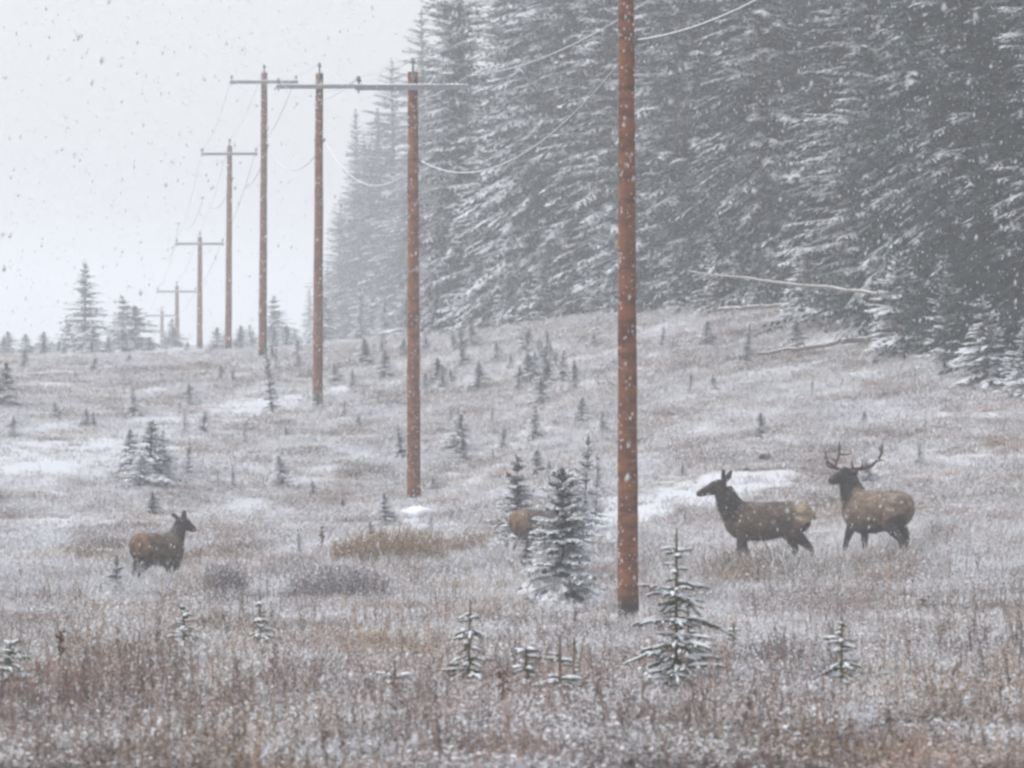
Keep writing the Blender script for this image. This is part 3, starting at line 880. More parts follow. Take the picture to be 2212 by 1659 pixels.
for k, (ub, vb, d, ut, lab) in enumerate(POLES):
    q = P(ub, vb, d); x, y = q[0], q[1]
    zb = min(gz(x, y), q[2]) if k < 5 else gz(x, y)
    ztop = P(ut, TOPV[k], d)[2]; xt = P(ut, TOPV[k], d)[0]
    za = P(ut, ARM_V[k], d)[2]
    H = ztop - zb
    root = thing('utility_pole', lab, 'utility pole', (x, y, zb), 'utility poles in a receding row')
    lx = xt - x
    sh = MB(); nseg = 26
    rsd = random.Random(k)
    sh.tube([(lx * i / nseg + rsd.uniform(-.006, .006), 0, -.4 + (H + .4) * i / nseg) for i in range(nseg + 1)], [(.185 - .055 * i / nseg) * rsd.uniform(.985, 1.015) for i in range(nseg + 1)], 20)
    ob('shaft', sh.mesh('shaft'), M['pole'], root, True)
    cpb = MB(); lump(cpb, (lx, 0, H), (.125, .125, .035), k, 10); ob('snow_cap', cpb.mesh('snow_cap'), M['snow'], root, True)
    ha = za - zb; ax = lx * ha / H; ay = -.20
    yaw = Matrix.Rotation(R(-3), 3, 'Z')
    def A(t, dz=0, dy=0): return Vector((ax, ay, ha)) + yaw @ Vector((t, dy, dz))
    am = MB(); am.box(A(0), (1.5, .055, .068), yaw)
    ob('crossarm', am.mesh('crossarm'), M['arm'], root)
    sa = MB()
    for j in range(24):
        t0 = -1.47 + 2.94 * (j + .5) / 24
        lump(sa, A(t0, .069), (.075, .05, rsd.uniform(.02, .045)), j + 50 * k, 6)
    ob('arm_snow', sa.mesh('arm_snow'), M['snow'], root, True)
    for sg in (-1, 1):
        ins = MB()
        for (zz, r) in ((.0, 0), ):
            pass
        c = A(sg * 1.42, .068)
        prof = [(0, .018), (.10, .018), (.10, .05), (.125, .075), (.15, .072), (.165, .045), (.185, .05), (.205, .055), (.235, .04), (.24, .015)]
        ins.tube([(c.x, c.y, c.z + z_) for z_, _ in prof], [r_ for _, r_ in prof], 10)
        ob('insulator', ins.mesh('insulator'), M['porcelain'], root, True)
        bo = MB(); bo.tube([A(sg * 1.42, -.15), A(sg * 1.42, -.068)], [.02, .02], 6); ob('bolt', bo.mesh('bolt'), M['steel'], root)
    # pole-top pin and insulator
    br = MB(); br.tube([(lx, -.15, H - .45), (lx, -.15, H - .05), (lx, -.05, H + .06), (lx, 0, H + .12), (lx, 0, H + .22)], [.03, .035, .035, .03, .02], 8)
    ob('pin_bracket', br.mesh('pin_bracket'), M['steel'], root)
    ins = MB(); prof = [(.20, .02), (.21, .06), (.235, .085), (.26, .08), (.28, .05), (.31, .058), (.335, .06), (.36, .045), (.365, .015)]
    ins.tube([(lx, 0, H + z_) for z_, _ in prof], [r_ for _, r_ in prof], 10); ob('insulator', ins.mesh('insulator'), M['porcelain'], root, True)
    # cable clamp on the right of the shaft
    hc = CABLE_H[k]; cx = lx * hc / H
    cl = MB(); cl.box((cx + .17, -.06, hc), (.06, .045, .06)); cl.tube([(cx - .19, -.03, hc), (cx + .24, -.03, hc)], [.014, .014], 6)
    ob('cable_clamp', cl.mesh('cable_clamp'), M['steel'], root)
    base = Vector((x, y, zb))
    tops.append(dict(L=base + A(-1.42, .30), R=base + A(1.42, .30), C=base + Vector((lx, 0, H + .36)), T=base + Vector((cx + .20, -.08, hc))))
# the next pole towards the camera, outside the frame: wires only run to its position
d0 = tops[0]['T'] * 2 - tops[1]['T']
end0 = {k_: tops[0][k_] * 2 - tops[1][k_] for k_ in 'LRCT'}
end0['T'] = Vector((6.9, 46, tops[0]['T'].z + 1.95))
for key, lab, sag, r in (('L', 'power wire strung along the left ends of the crossarms', .55, .014), ('R', 'power wire strung along the right ends of the crossarms', .55, .014),
                         ('C', 'power wire strung over the tops of the poles', .5, .014), ('T', 'snow-coated lower cable sagging deepest between the poles', 1.08, .019)):
    pts = []; rad = []
    chain = [end0[key]] + [t[key] for t in tops]
    for j, (a, b_) in enumerate(zip(chain[:-1], chain[1:])):
        sg = sag * (1.0 if key == 'T' else (.8 if j == 1 else 1.3 if j == 2 else 1.0))
        for i in range(28):
            t = i / 28
            pts.append(a.lerp(b_, t) - Vector((0, 0, 4 * sg * t * (1 - t))))
    pts.append(chain[-1])
    w = MB(); w.tube(pts, [r * {'T': .85, 'R': .95}.get(key, .45)] * len(pts), 6)
    tag(ob('overhead_wire', w.mesh('overhead_wire'), M['wire'], None, True), lab, 'wire', 'wires along the pole row')

# ------------------------------------------------------------------ fallen logs, rocks, stumps
def log(name, label, a, b_, r0, r1, dz=0.0, dz2=0.0, mat='dead_wood', stubs=6, roots=False, da=None, db=None):
    xa, ya = hit(*a) if da is None else P(*a, da)[:2]
    xb, yb = hit(*b_) if db is None else P(*b_, db)[:2]
    A0 = Vector((xa, ya, gz(xa, ya) + r0 + dz)); B0 = Vector((xb, yb, gz(xb, yb) + r1 + dz2))
    if da is not None: A0.z = P(*a, da)[2]
    if db is not None: B0.z = P(*b_, db)[2]
    root = thing(name, label, 'log', A0)
    b = MB(); rs = random.Random(hash(label) % 1000)
    rs = random.Random(len(label))
    n = 14
    pts = [(B0 - A0) * (i / n) + Vector((0, 0, rs.uniform(-.03, .03))) for i in range(n + 1)]
    b.tube(pts, [(r0 + (r1 - r0) * i / n) * rs.uniform(.92, 1.08) for i in range(n + 1)], 9)
    ob('trunk', b.mesh('trunk'), M[mat], root)
    s = MB()
    for i in range(n - 1):
        p = pts[i].lerp(pts[i + 1], .5); r = r0 + (r1 - r0) * i / n
        s.tube([pts[i] + Vector((0, 0, r * .72)), p + Vector((0, 0, r * .85)), pts[i + 1] + Vector((0, 0, r * .72))], [(r * .6, r * .26)] * 3, 6)
    ob('snow_cap', s.mesh('snow_cap'), M['snow'], root, True)
    for i in range(stubs):
        t = rs.uniform(.15, .95); p = (B0 - A0) * t
        k = MB(); k.tube([p, p + Vector((rs.uniform(-.3, .3), rs.uniform(-.3, .1), rs.uniform(.15, .45)))], [.025, .008], 5)
        ob('branch_stub', k.mesh('branch_stub'), M[mat], root)
    if roots:
        rt = MB(); c = B0 - A0
        for i in range(14):
            w = rs.uniform(0, 6.28); l = rs.uniform(.35, .7)
            rt.tube([c, c + Vector((.15, math.cos(w) * l * .5, math.sin(w) * l * .5)), c + Vector((.3, math.cos(w) * l, math.sin(w) * l))], [.12, .07, .02], 5)
        ob('root_plate', rt.mesh('root_plate'), M['log_end'], root)
    return root
log('fallen_log', 'long thin dead log leaning across the foot of the forest', (1490, 588), (1895, 634), .03, .055, da=197, db=161, stubs=9)
log('fallen_log', 'short snowy log lying on the hillside under the long leaning one', (1553, 696), (1725, 683), .075, .055, .35, .35, stubs=3)
log('fallen_log', 'lowest fallen log, with a dark root end beside the spruces', (1640, 785), (1940, 757), .05, .10, .2, .3, stubs=4, roots=True)

def rock(name, label, cat, u, v, w, h, mat, seed, snow=None, d=None):
    x, y = hit(u, v) if d is None else P(u, v, d)[:2]
    pm = y / F
    root = thing(name, label, cat, (x, y, gz(x, y) - .02))
    bm = bmesh.new(); bmesh.ops.create_icosphere(bm, subdivisions=3, radius=1.0)
    rs_ = random.Random(seed); o = Vector((rs_.uniform(0, 9), rs_.uniform(0, 9), 0))
    from mathutils import noise as mn
    for vt in bm.verts:
        k = 1 + .32 * mn.noise(vt.co * 1.3 + o) + .12 * mn.noise(vt.co * 3.5 + o)
        vt.co = Vector((vt.co.x * w * pm * .5 * k, vt.co.y * w * pm * .6 * k, vt.co.z * h * pm * k * .55 + h * pm * .4))
    me = bpy.data.meshes.new(name); bm.to_mesh(me); bm.free()
    ob('stone' if cat == 'rock' else 'mound', me, M[mat], root, True)
    if snow:
        s = MB()
        for i in range(7):
            lump(s, (rs_.uniform(-.3, .3) * w * pm, rs_.uniform(-.3, .3) * w * pm, h * pm * .72), (w * pm * .25, w * pm * .22, h * pm * .22), i + seed, 8)
        ob('snow_cap', s.mesh('snow_cap'), M['snow'], root, True)
    return root
rock('snow_mound', 'smooth white snow mound at the foot of the dense snowy spruce', 'snow mound', 1146, 1298, 66, 40, 'snow', 1)
rock('snow_mound', 'white snow mound piled against the foot of the second pole', 'snow mound', 905, 1120, 74, 26, 'snow', 2)
rock('rock', 'dark snow-flecked rock above the cow elk with raised nose', 'rock', 1652, 1003, 24, 18, 'rock', 3)
rock('rock', 'small dark rock upslope between the two elk on the right', 'rock', 1720, 992, 18, 12, 'rock', 4)
rock('rock', 'flat dark rock left of the rock above the cow elk', 'rock', 1608, 1018, 22, 10, 'rock', 5)
rock('rock', 'low brown rock at the foot of the dense snowy spruce, pole side', 'rock', 1247, 1320, 40, 24, 'log_end', 6, d=97)
rock('rock', 'small reddish rock under the stem of the dense snowy spruce', 'rock', 1208, 1322, 34, 14, 'log_end', 7, d=96.5)
rock('rock', 'little dark rock on the slope between cow elk and bull elk', 'rock', 2046 * .9, 1142, 8, 9, 'rock', 8)
rock('rock', 'dark low rock on the far left slope under the skyline', 'rock', 85, 815, 40, 7, 'rock', 9)
rock('rock', 'dark stone in snow below the bare purple shrub', 'rock', 705, 1300, 26, 10, 'rock', 10)

# ------------------------------------------------------------------ bare shrubs and dead weeds
def shrub(name, label, cat, u, v, w, h, mat, n, seed, snow=True, fine=.008):
    x, y = hit(u, v); pm = y / F; W = w * pm / 2; H = h * pm
    root = thing(name, label, cat, (x, y, gz(x, y) - .03))
    rs = random.Random(seed); b = MB(); sn = MB()
    for i in range(n):
        px = rs.uniform(-.8, .8) * W; py = rs.uniform(-.6, .6) * W * .8
        gzl = gz(x + px, y + py) - root.location.z
        hh = H * rs.uniform(.55, 1.1) * (1 - .45 * (px / W) ** 2)
        lx, ly = rs.uniform(-.35, .35) * hh, rs.uniform(-.35, .35) * hh
        p0 = Vector((px, py, gzl)); p1 = p0 + Vector((lx * .4, ly * .4, hh * .55)); p2 = p0 + Vector((lx, ly, hh))
        b.tube([p0, p1, p2], [fine, fine * .8, fine * .4], 3, False)
        for j in range(4):
            t = rs.uniform(.3, .95); q = p0.lerp(p1, t * 2) if t < .5 else p1.lerp(p2, t * 2 - 1)
            e = q + Vector((rs.uniform(-.3, .3), rs.uniform(-.3, .3), rs.uniform(.1, .45))) * hh * .5
            b.tube([q, e], [fine * .6, fine * .3], 3, False)
            if snow and rs.random() < .18: lump(sn, e, (.02, .02, .014), i * 7 + j, 5)
    ob('twigs', b.mesh('twigs'), M[mat], root)
    if sn.v: ob('snow_tufts', sn.mesh('snow_tufts'), M['snow'], root, True)
    return root
shrub('bare_shrub', 'wide bare purple-brown shrub below the second pole', 'shrub', 728, 1297, 270, 76, 'shrub_twigs', 480, 1, fine=.011)
shrub('bare_shrub', 'smaller bare purplish shrub right of the lone elk', 'shrub', 485, 1298, 120, 72, 'shrub_twigs', 190, 2, fine=.010)
shrub('ochre_shrub', 'ochre yellowed shrub behind the wide bare purple one', 'shrub', 842, 1228, 300, 84, 'ochre_twigs', 520, 3, fine=.010)
shrub('ochre_shrub', 'pale ochre low shrub left of the half-hidden elk', 'shrub', 1020, 1195, 150, 40, 'ochre_twigs', 170, 4, fine=.010)
shrub('bare_shrub', 'thin dark twiggy shrub right of the tiny lone sapling', 'shrub', 1675, 1450, 120, 92, 'shrub_twigs', 60, 5, fine=.006)
shrub('bare_shrub', 'grey twiggy shrub behind the slim snowy sapling', 'shrub', 1800, 1400, 50, 60, 'shrub_twigs', 40, 6)
def weed(label, u, v, h, seed):
    x, y = hit(u, v); H = h / F * y; rs = random.Random(seed)
    root = thing('dead_weed', label, 'plant', (x, y, gz(x, y) - .02), 'dead weed stalks')
    b = MB(); b.tube([(0, 0, 0), (.01, 0, H * .6), (.0, 0, H)], [.012, .010, .008], 5)
    ob('stem', b.mesh('stem'), M['weed'], root)
    c = MB()
    for i in range(40):
        z = H * rs.uniform(.25, 1.0); w = rs.uniform(0, 6.28); l = rs.uniform(.03, .085)
        c.tube([(0, 0, z), (math.cos(w) * l * .6, math.sin(w) * l * .6, z + l * .5), (math.cos(w) * l, math.sin(w) * l, z + l * .3)], [.008, .014, .006], 4)
    ob('seed_heads', c.mesh('seed_heads'), M['weed'], root)
weed('tall dark brown dead weed near the left edge beside the bushy sapling', 130, 1470, 110, 1)
weed('small dark dead weed standing in the shrubs under the second pole', 695, 1192, 48, 2)
weed('brown dead weed left of the dense snowy spruce', 1106, 1250, 38, 3)
weed('rust-brown dead weed in front of the near sapling trio', 1085, 1560, 110, 4)
weed('short brown dead stalk on the slope below the bull elk', 2215 * .9, 1320, 26, 5)

# ------------------------------------------------------------------ elk
def elk(name, label, u, v, d, yaw, s, neck, head, ears, legs, coat, antlers=None, sink=0.0, bulk=1.0, eyes=(), chest=None):
    """a single remeshed body; neck and head are 3-D paths in body axes (x forward, y to the animal's left)"""
    x, y = P(u, v, d)[:2]
    root = thing(name, label, 'elk', (x, y, gz(x, y) - sink), 'elk herd crossing the clearing', yaw, s)
    b = MB()
    torso = [(-.86, 1.14, .05, .09), (-.82, 1.15, .14, .19), (-.70, 1.14, .235, .275), (-.5, 1.12, .275, .315), (-.22, 1.08, .30, .34), (.08, 1.04, .31, .36), (.36, 1.05, .285, .375),
             (.56, 1.09, .235, .34), (.70, 1.12, .165, .24), (.78, 1.14, .07, .11)]
    b.tube([(p[0], 0, p[1]) for p in torso], [(p[2] * bulk, p[3] * bulk) for p in torso], 20)
    b.tube([p[:3] for p in neck], [(p[3], p[4]) for p in neck], 16)
    b.tube([p[:3] for p in head], [(p[3], p[4]) for p in head], 14)
    for e in ears:
        a, c = Vector(e[0]), Vector(e[1]); mid = a.lerp(c, .5)
        b.tube([a, a.lerp(c, .3), mid, a.lerp(c, .8), c], [(.04, .035), (.066, .045), (.075, .045), (.058, .038), (.022, .022)], 8)
    for lg in legs:
        b.tube([p[:3] for p in lg], [(p[3] * .85, p[3]) if i < 2 else p[3] for i, p in enumerate(lg)], 12)
    b.tube([(-.80, 0, 1.26), (-.90, 0, 1.18), (-.92, 0, 1.08)], [.045, .05, .02], 8)
    me = b.mesh('body')
    tmp = bpy.data.objects.new('tmp', me); COL.objects.link(tmp)
    md = tmp.modifiers.new('r', 'REMESH'); md.mode = 'VOXEL'; md.voxel_size = .014
    sm_ = tmp.modifiers.new('s', 'SMOOTH'); sm_.iterations = 6; sm_.factor = .5
    dg = bpy.context.evaluated_depsgraph_get()
    me2 = bpy.data.meshes.new_from_object(tmp.evaluated_get(dg))
    bpy.data.objects.remove(tmp); bpy.data.meshes.remove(me)
    me2.name = 'body'
    n = len(me2.vertices); co = np.empty(n * 3, np.float32); me2.vertices.foreach_get('co', co); co = co.reshape(-1, 3)
    # which part of the animal: distance to the neck and head axis
    def dist_axis(path):
        q = np.array([p[:3] for p in path]); best = np.full(n, 9.0)
        for a, c in zip(q[:-1], q[1:]):
            ab = c - a; t = np.clip(((co - a) @ ab) / (ab @ ab), 0, 1)
            best = np.minimum(best, np.linalg.norm(co - (a + t[:, None] * ab), axis=1))
        return best
    dn = np.minimum(dist_axis(neck[1:]), dist_axis(head)); 
    ear = np.zeros(n)
    for e in ears: ear = np.maximum(ear, (dist_axis(e) < .06) * 1.0)
    body = np.tile(np.array(coat['body']), (n, 1))
    def blend(f, colr):
        nonlocal body
        f = np.clip(f, 0, 1)[:, None]; body = body * (1 - f) + np.array(colr) * f
    wob = .09 * np.sin(co[:, 0] * 11 + co[:, 2] * 7) * np.sin(co[:, 2] * 13 + co[:, 1] * 9)
    blend(smooth(.98, .80, co[:, 2] + wob) * .7, coat['belly'])
    blend(smooth(.80, .66, co[:, 2]), coat['leg'])
    blend(smooth(-.38, -.60, co[:, 0]) * smooth(1.02, .86, co[:, 2] + wob), coat['leg'])
    blend(smooth(-.53, -.70, co[:, 0] - .10 * smooth(.9, 1.4, co[:, 2]) + wob) * smooth(.92, 1.02, co[:, 2] + wob), coat['rump'])
    nk = smooth(.33, .20, dn + wob) * smooth(.30, .62, co[:, 0] + .35 * (co[:, 2] - 1.1) + wob)
    blend(np.maximum(nk, smooth(1.48, 1.56, co[:, 2])), coat['neck'])
    hq = np.array(head[-1][:3]); blend(smooth(.16, .05, np.linalg.norm(co - hq, axis=1)), coat['nose'])
    col = np.concatenate([body, np.ones((n, 1))], 1).astype(np.float32)
    at = me2.attributes.new('coat', 'FLOAT_COLOR', 'POINT'); at.data.foreach_set('color', col.ravel())
    ob('body', me2, M['coat'], root, True)
    # coat hairs: short strips lying back along the body, longer on the neck
    no = np.empty(n * 3, np.float32); me2.vertices.foreach_get('normal', no); no = no.reshape(-1, 3)
    rh = np.random.RandomState(len(label)); pk = rh.randint(0, n, 9000)
    pk = pk[(np.linalg.norm(co[pk] - hq, axis=1) > .38) & (ear[pk] < .5) & (co[pk, 2] > .62)]
    mane = nk[pk]
    dr = no[pk] * .45 + np.stack([-.55 * (1 - mane), np.zeros(len(pk)), -.5 - .5 * mane], 1) + rh.normal(0, .22, (len(pk), 3))
    dr /= np.linalg.norm(dr, axis=1)[:, None]
    hl = (.040 + .055 * mane) * rh.uniform(.6, 1.3, len(pk)); sd = np.cross(dr, no[pk] + 1e-3); sd /= np.linalg.norm(sd, axis=1)[:, None] + 1e-6
    p0 = co[pk] - no[pk] * .004; wv = sd * .007
    hv = np.stack([p0 - wv, p0 + wv, p0 + dr * hl[:, None]], 1).reshape(-1, 3)
    hm = mesh_np('fur', hv, np.arange(len(pk) * 3).reshape(-1, 3))
    hc = np.repeat(col[pk] * np.concatenate([np.repeat(rh.uniform(.6, 1.4, (len(pk), 1)), 3, 1), np.ones((len(pk), 1))], 1), 3, 0).astype(np.float32)
    at = hm.attributes.new('coat', 'FLOAT_COLOR', 'POINT'); at.data.foreach_set('color', hc.ravel())
    ob('fur', hm, M['coat'], root, kind='stuff')
    for e in eyes:
        bm = bmesh.new(); bmesh.ops.create_uvsphere(bm, u_segments=8, v_segments=6, radius=.022); bmesh.ops.translate(bm, verts=bm.verts, vec=Vector(e))
        m_ = bpy.data.meshes.new('eye'); bm.to_mesh(m_); bm.free(); ob('eye', m_, M['eye'], root, True)
    if antlers:
        for beam in antlers:
            ab = MB()
            for (pp, rr) in beam: ab.tube(pp, [q_ * 1.25 for q_ in rr], 7)
            ob('antler', ab.mesh('antler'), M['antler'], root, True)
    return root

def front(x0, fwd, side, bent=0.0):
    y = .15 * side
    return [(.50, y * 1.05, 1.02, .155), (.47, y * 1.1, .82, .105), (.47 + fwd * .45, y, .50, .058), (.47 + fwd * .75 - bent * .25, y, .14, .037), (.49 + fwd * .85 - bent * .3, y, .05, .05), (.53 + fwd * .85 - bent * .3, y, .0, .045)]
def hind(fwd, side, lift=0.0):
    y = .15 * side
    return [(-.56, y * 1.0, 1.10, .20), (-.48 + fwd * .25, y * 1.15, .82, .145), (-.76 + fwd * .6, y, .52 + lift * .5, .062), (-.72 + fwd * .9, y, .15 + lift, .038), (-.68 + fwd * .95, y, .05 + lift, .05), (-.64 + fwd * .95, y, lift, .045)]

COW = dict(body=(.118, .082, .056), belly=(.095, .062, .045), leg=(.042, .031, .027), rump=(.36, .27, .185), neck=(.036, .024, .020), nose=(.07, .042, .034))
COW2 = dict(body=(.135, .10, .068), belly=(.10, .072, .054), leg=(.050, .040, .040), rump=(.24, .138, .08), neck=(.058, .042, .044), nose=(.20, .10, .055))
BULL = dict(body=(.175, .122, .082), belly=(.11, .070, .055), leg=(.034, .026, .023), rump=(.21, .155, .11), neck=(.024, .017, .014), nose=(.055, .04, .036))
CALF = dict(body=(.13, .10, .08), belly=(.12, .085, .07), leg=(.10, .08, .07), rump=(.24, .15, .095), neck=(.06, .04, .035), nose=(.08, .05, .04))

# cow on the right: walks to the left, neck up, nose raised forward
elk('cow_elk', 'dark brown cow elk walking with nose raised, ahead of the antlered bull', 1655, 1256, 110, R(180 + 4), 1.05,
    [(.45, 0, 1.12, .20, .30), (.61, 0, 1.25, .17, .26), (.71, 0, 1.40, .145, .22), (.77, 0, 1.54, .128, .20), (.81, 0, 1.67, .105, .165)],
    [(.75, 0, 1.73, .07, .08), (.85, 0, 1.71, .10, .135), (.99, 0, 1.665, .096, .13), (1.13, 0, 1.61, .070, .09), (1.25, 0, 1.565, .055, .066), (1.31, 0, 1.545, .032, .04)],
    [((.81, .07, 1.77), (.82, .15, 2.03)), ((.78, -.07, 1.77), (.63, -.17, 1.99))],
    [front(0, .10, 1), front(0, -.22, -1), hind(-.12, 1), hind(.30, -1)], COW, eyes=((1.0, .092, 1.69), (1.0, -.092, 1.69)))

# bull: body seen from behind three-quarters, head turned to the left
by = R(180 - 48)          # walks left and away
def bw(dx, dy, dz):       # world-axis offset (right, away, up) to body axes
    c, s_ = math.cos(-by), math.sin(-by)
    return (dx * c - dy * s_, dx * s_ + dy * c, dz)
poll = np.array([.72, .02, 1.74])
hd = np.array(bw(-.80, -.60, -.22)); hd /= np.linalg.norm(hd)
def hp(t, dz=0): return tuple(poll + hd * t + np.array([0, 0, dz]))
def ap(*o): return tuple(poll + np.array(bw(*o)))
rb = [([ap(.02, .04, .05), ap(.15, .06, .09), ap(.30, .05, .10), ap(.44, .02, .15), ap(.56, 0, .26), ap(.63, 0, .38), ap(.645, .02, .60)], [.034, .03, .027, .025, .022, .018, .008]),
      ([ap(.56, 0, .26), ap(.68, -.05, .25)], [.017, .006]),
      ([ap(.10, .05, .08), ap(.08, -.14, .14), ap(.05, -.26, .27)], [.022, .018, .006]),
      ([ap(.63, 0, .38), ap(.58, .08, .50)], [.015, .006]),
      ([ap(.24, .05, .10), ap(.27, -.12, .16), ap(.25, -.2, .26)], [.02, .014, .006])]
lb = [([ap(-.06, .02, .05), ap(-.16, .10, .08), ap(-.22, .18, .12), ap(-.20, .27, .22), ap(-.14, .36, .36), ap(-.13, .40, .50), ap(-.12, .40, .62)], [.034, .03, .027, .024, .021, .017, .008]),
      ([ap(-.20, .12, .10), ap(-.36, .0, .14), ap(-.42, -.06, .30), ap(-.41, -.06, .44)], [.022, .019, .014, .006]),
      ([ap(-.22, .18, .12), ap(-.36, .16, .22), ap(-.38, .14, .34)], [.018, .014, .006]),
      ([ap(-.14, .36, .36), ap(.02, .40, .355), ap(.10, .42, .38)], [.016, .012, .006]),
      ([ap(-.20, .27, .22), ap(-.30, .30, .30)], [.014, .006])]
lat_b = np.cross(hd, [0, 0, 1.0]); lat_b /= np.linalg.norm(lat_b)
e1 = poll + lat_b * .08 + np.array([0, 0, .0]); e2 = poll - lat_b * .08
elk('bull_elk', 'pale tan bull elk with wide antlers and dark neck, head turned aside', 1893, 1216, 114, by, 1.10,
    [(.40, 0, 1.12, .23, .34), (.56, 0, 1.28, .20, .29), (.64, .01, 1.45, .175, .25), (.70, .02, 1.60, .15, .215), (.73, .02, 1.74, .13, .17)],
    [hp(-.09) + (.08, .09), hp(.02) + (.118, .145), hp(.15, -.005) + (.115, .14), hp(.28, -.02) + (.088, .105), hp(.40, -.03) + (.075, .082), hp(.45, -.035) + (.045, .05)],
    [(tuple(e1 + [0, 0, .03]), tuple(e1 + lat_b * .20 + np.array([0, 0, .02]))), (tuple(e2 + [0, 0, .03]), tuple(e2 - lat_b * .20 + np.array([0, 0, .04])))],
    [front(0, .34, 1), front(0, -.05, -1), hind(-.05, 1), hind(.22, -1, .06)], BULL, antlers=(rb, lb), bulk=1.08,
    eyes=(tuple(np.array(hp(.13, .04)) + lat_b * .095), tuple(np.array(hp(.13, .04)) - lat_b * .095)))

# lone elk on the left: rump to the camera, walking right and away, head in profile
ly = R(52)
def lw(dx, dy, dz):
    c, s_ = math.cos(-ly), math.sin(-ly)
    return (dx * c - dy * s_, dx * s_ + dy * c, dz)
pl = np.array([.76, -.03, 1.66])
hd = np.array(lw(.74, .30, -.46)); hd /= np.linalg.norm(hd)
def hp2(t, dz=0): return tuple(pl + hd * t + np.array([0, 0, dz]))
lt = np.cross(hd, [0, 0, 1.0]); lt /= np.linalg.norm(lt)
def lo(*o): return tuple(pl + np.array(lw(*o)))
elk('cow_elk', 'lone brown elk on the left, rump to the viewer and ears pricked', 342, 1288, 110, ly, .86,
    [(.42, 0, 1.12, .20, .29), (.58, 0, 1.27, .18, .25), (.66, -.01, 1.42, .155, .20), (.72, -.02, 1.55, .14, .175), (.76, -.03, 1.68, .115, .14)],
    [hp2(-.09) + (.08, .09), hp2(.02) + (.115, .145), hp2(.14) + (.108, .13), hp2(.27) + (.078, .09), hp2(.37) + (.062, .066), hp2(.41) + (.035, .04)],
    [(lo(-.06, .02, .07), lo(-.24, .06, .20)), (lo(.05, -.02, .09), lo(.08, -.06, .27))],
    [front(0, .08, 1), front(0, -.10, -1), hind(.15, 1), hind(-.10, -1)], COW2, bulk=1.04,
    eyes=(tuple(np.array(hp2(.12, .04)) + lt * .088), tuple(np.array(hp2(.12, .04)) - lt * .088)))

# elk behind the dense spruce: only rump and flank show
elk('cow_elk', 'elk half hidden behind the dense snowy spruce, orange rump showing', 1176, 1230, 115, R(26), .88,
    [(.45, 0, 1.12, .20, .28), (.62, .05, 1.14, .16, .20), (.72, .16, 1.12, .12, .15), (.76, .30, 1.06, .10, .12)],
    [(.76, .26, 1.08, .07, .08), (.78, .36, 1.03, .09, .11), (.79, .46, .93, .085, .10), (.79, .54, .80, .06, .07), (.79, .58, .70, .05, .055)],
    [((.83, .30, 1.13), (.93, .26, 1.2)), ((.70, .30, 1.13), (.60, .26, 1.2))],
    [front(0, .08, 1), front(0, -.10, -1), hind(.12, 1), hind(-.10, -1)], CALF, bulk=1.05, eyes=((.87, .42, 1.0), (.70, .42, 1.0)))

# ------------------------------------------------------------------ ground cover (uncountable: instanced)
def tuft_mesh(name, seed, n, rad, hmin, hmax, w, lean=.45):
    rs = np.random.RandomState(seed); V = []; Fs = []
    for i in range(n):
        a = rs.uniform(0, 6.28); r = rad * math.sqrt(rs.rand())
        p = np.array([math.cos(a) * r, math.sin(a) * r, -.03]); h = rs.uniform(hmin, hmax)
        dr = rs.normal(0, lean, 2); wd = rs.uniform(0, 6.28); s = np.array([math.cos(wd), math.sin(wd), 0]) * w * rs.uniform(.7, 1.3)
        m1 = p + np.array([dr[0] * h * .35, dr[1] * h * .35, h * .62]); t = p + np.array([dr[0] * h, dr[1] * h, h * rs.uniform(.75, 1.0)])
        b = len(V); V += [p - s, p + s, m1 - s * .8, m1 + s * .8, t]
        Fs += [(b, b + 1, b + 3, b + 2), (b + 2, b + 3, b + 4)]
    return mesh_np(name, np.array(V), Fs)
def leafy_mesh(name, seed, n, rad, hmin, hmax, leaf=.022):
    rs = np.random.RandomState(seed); b = MB()
    for i in range(n):
        a = rs.uniform(0, 6.28); r = rad * math.sqrt(rs.rand()); h = rs.uniform(hmin, hmax)
        p = Vector((math.cos(a) * r, math.sin(a) * r, -.02)); e = p + Vector((rs.normal(0, .3) * h, rs.normal(0, .3) * h, h))
        b.tube([p, e], [.004, .002], 3, False)
        for k in range(7):
            q = p.lerp(e, rs.uniform(.35, 1.0)); w = rs.uniform(0, 6.28); l = leaf * rs.uniform(.7, 1.5)
            dv = Vector((math.cos(w), math.sin(w), rs.uniform(-.3, .5))) * l; sv = Vector((-math.sin(w), math.cos(w), 0)) * l * .45
            b.add([q, q + dv * .5 + sv, q + dv, q + dv * .5 - sv], [(0, 1, 2, 3)])
    return b.mesh(name)
def stalk_mesh(name, seed, n, rad, hmin, hmax):
    rs = np.random.RandomState(seed); b = MB()
    for i in range(n):
        a = rs.uniform(0, 6.28); r = rad * rs.rand(); h = rs.uniform(hmin, hmax)
        p = Vector((math.cos(a) * r, math.sin(a) * r, -.02)); e = p + Vector((rs.normal(0, .10) * h, rs.normal(0, .10) * h, h))
        b.tube([p, p.lerp(e, .5) + Vector((rs.normal(0, .01), 0, 0)), e], [.0055, .0045, .0025], 3, False)
        for k in range(9):
            q = p.lerp(e, rs.uniform(.45, 1.0)); w = rs.uniform(0, 6.28); l = rs.uniform(.015, .045)
            b.tube([q, q + Vector((math.cos(w) * l, math.sin(w) * l, l * 1.1))], [.003, .008], 3, True)
    return b.mesh(name)
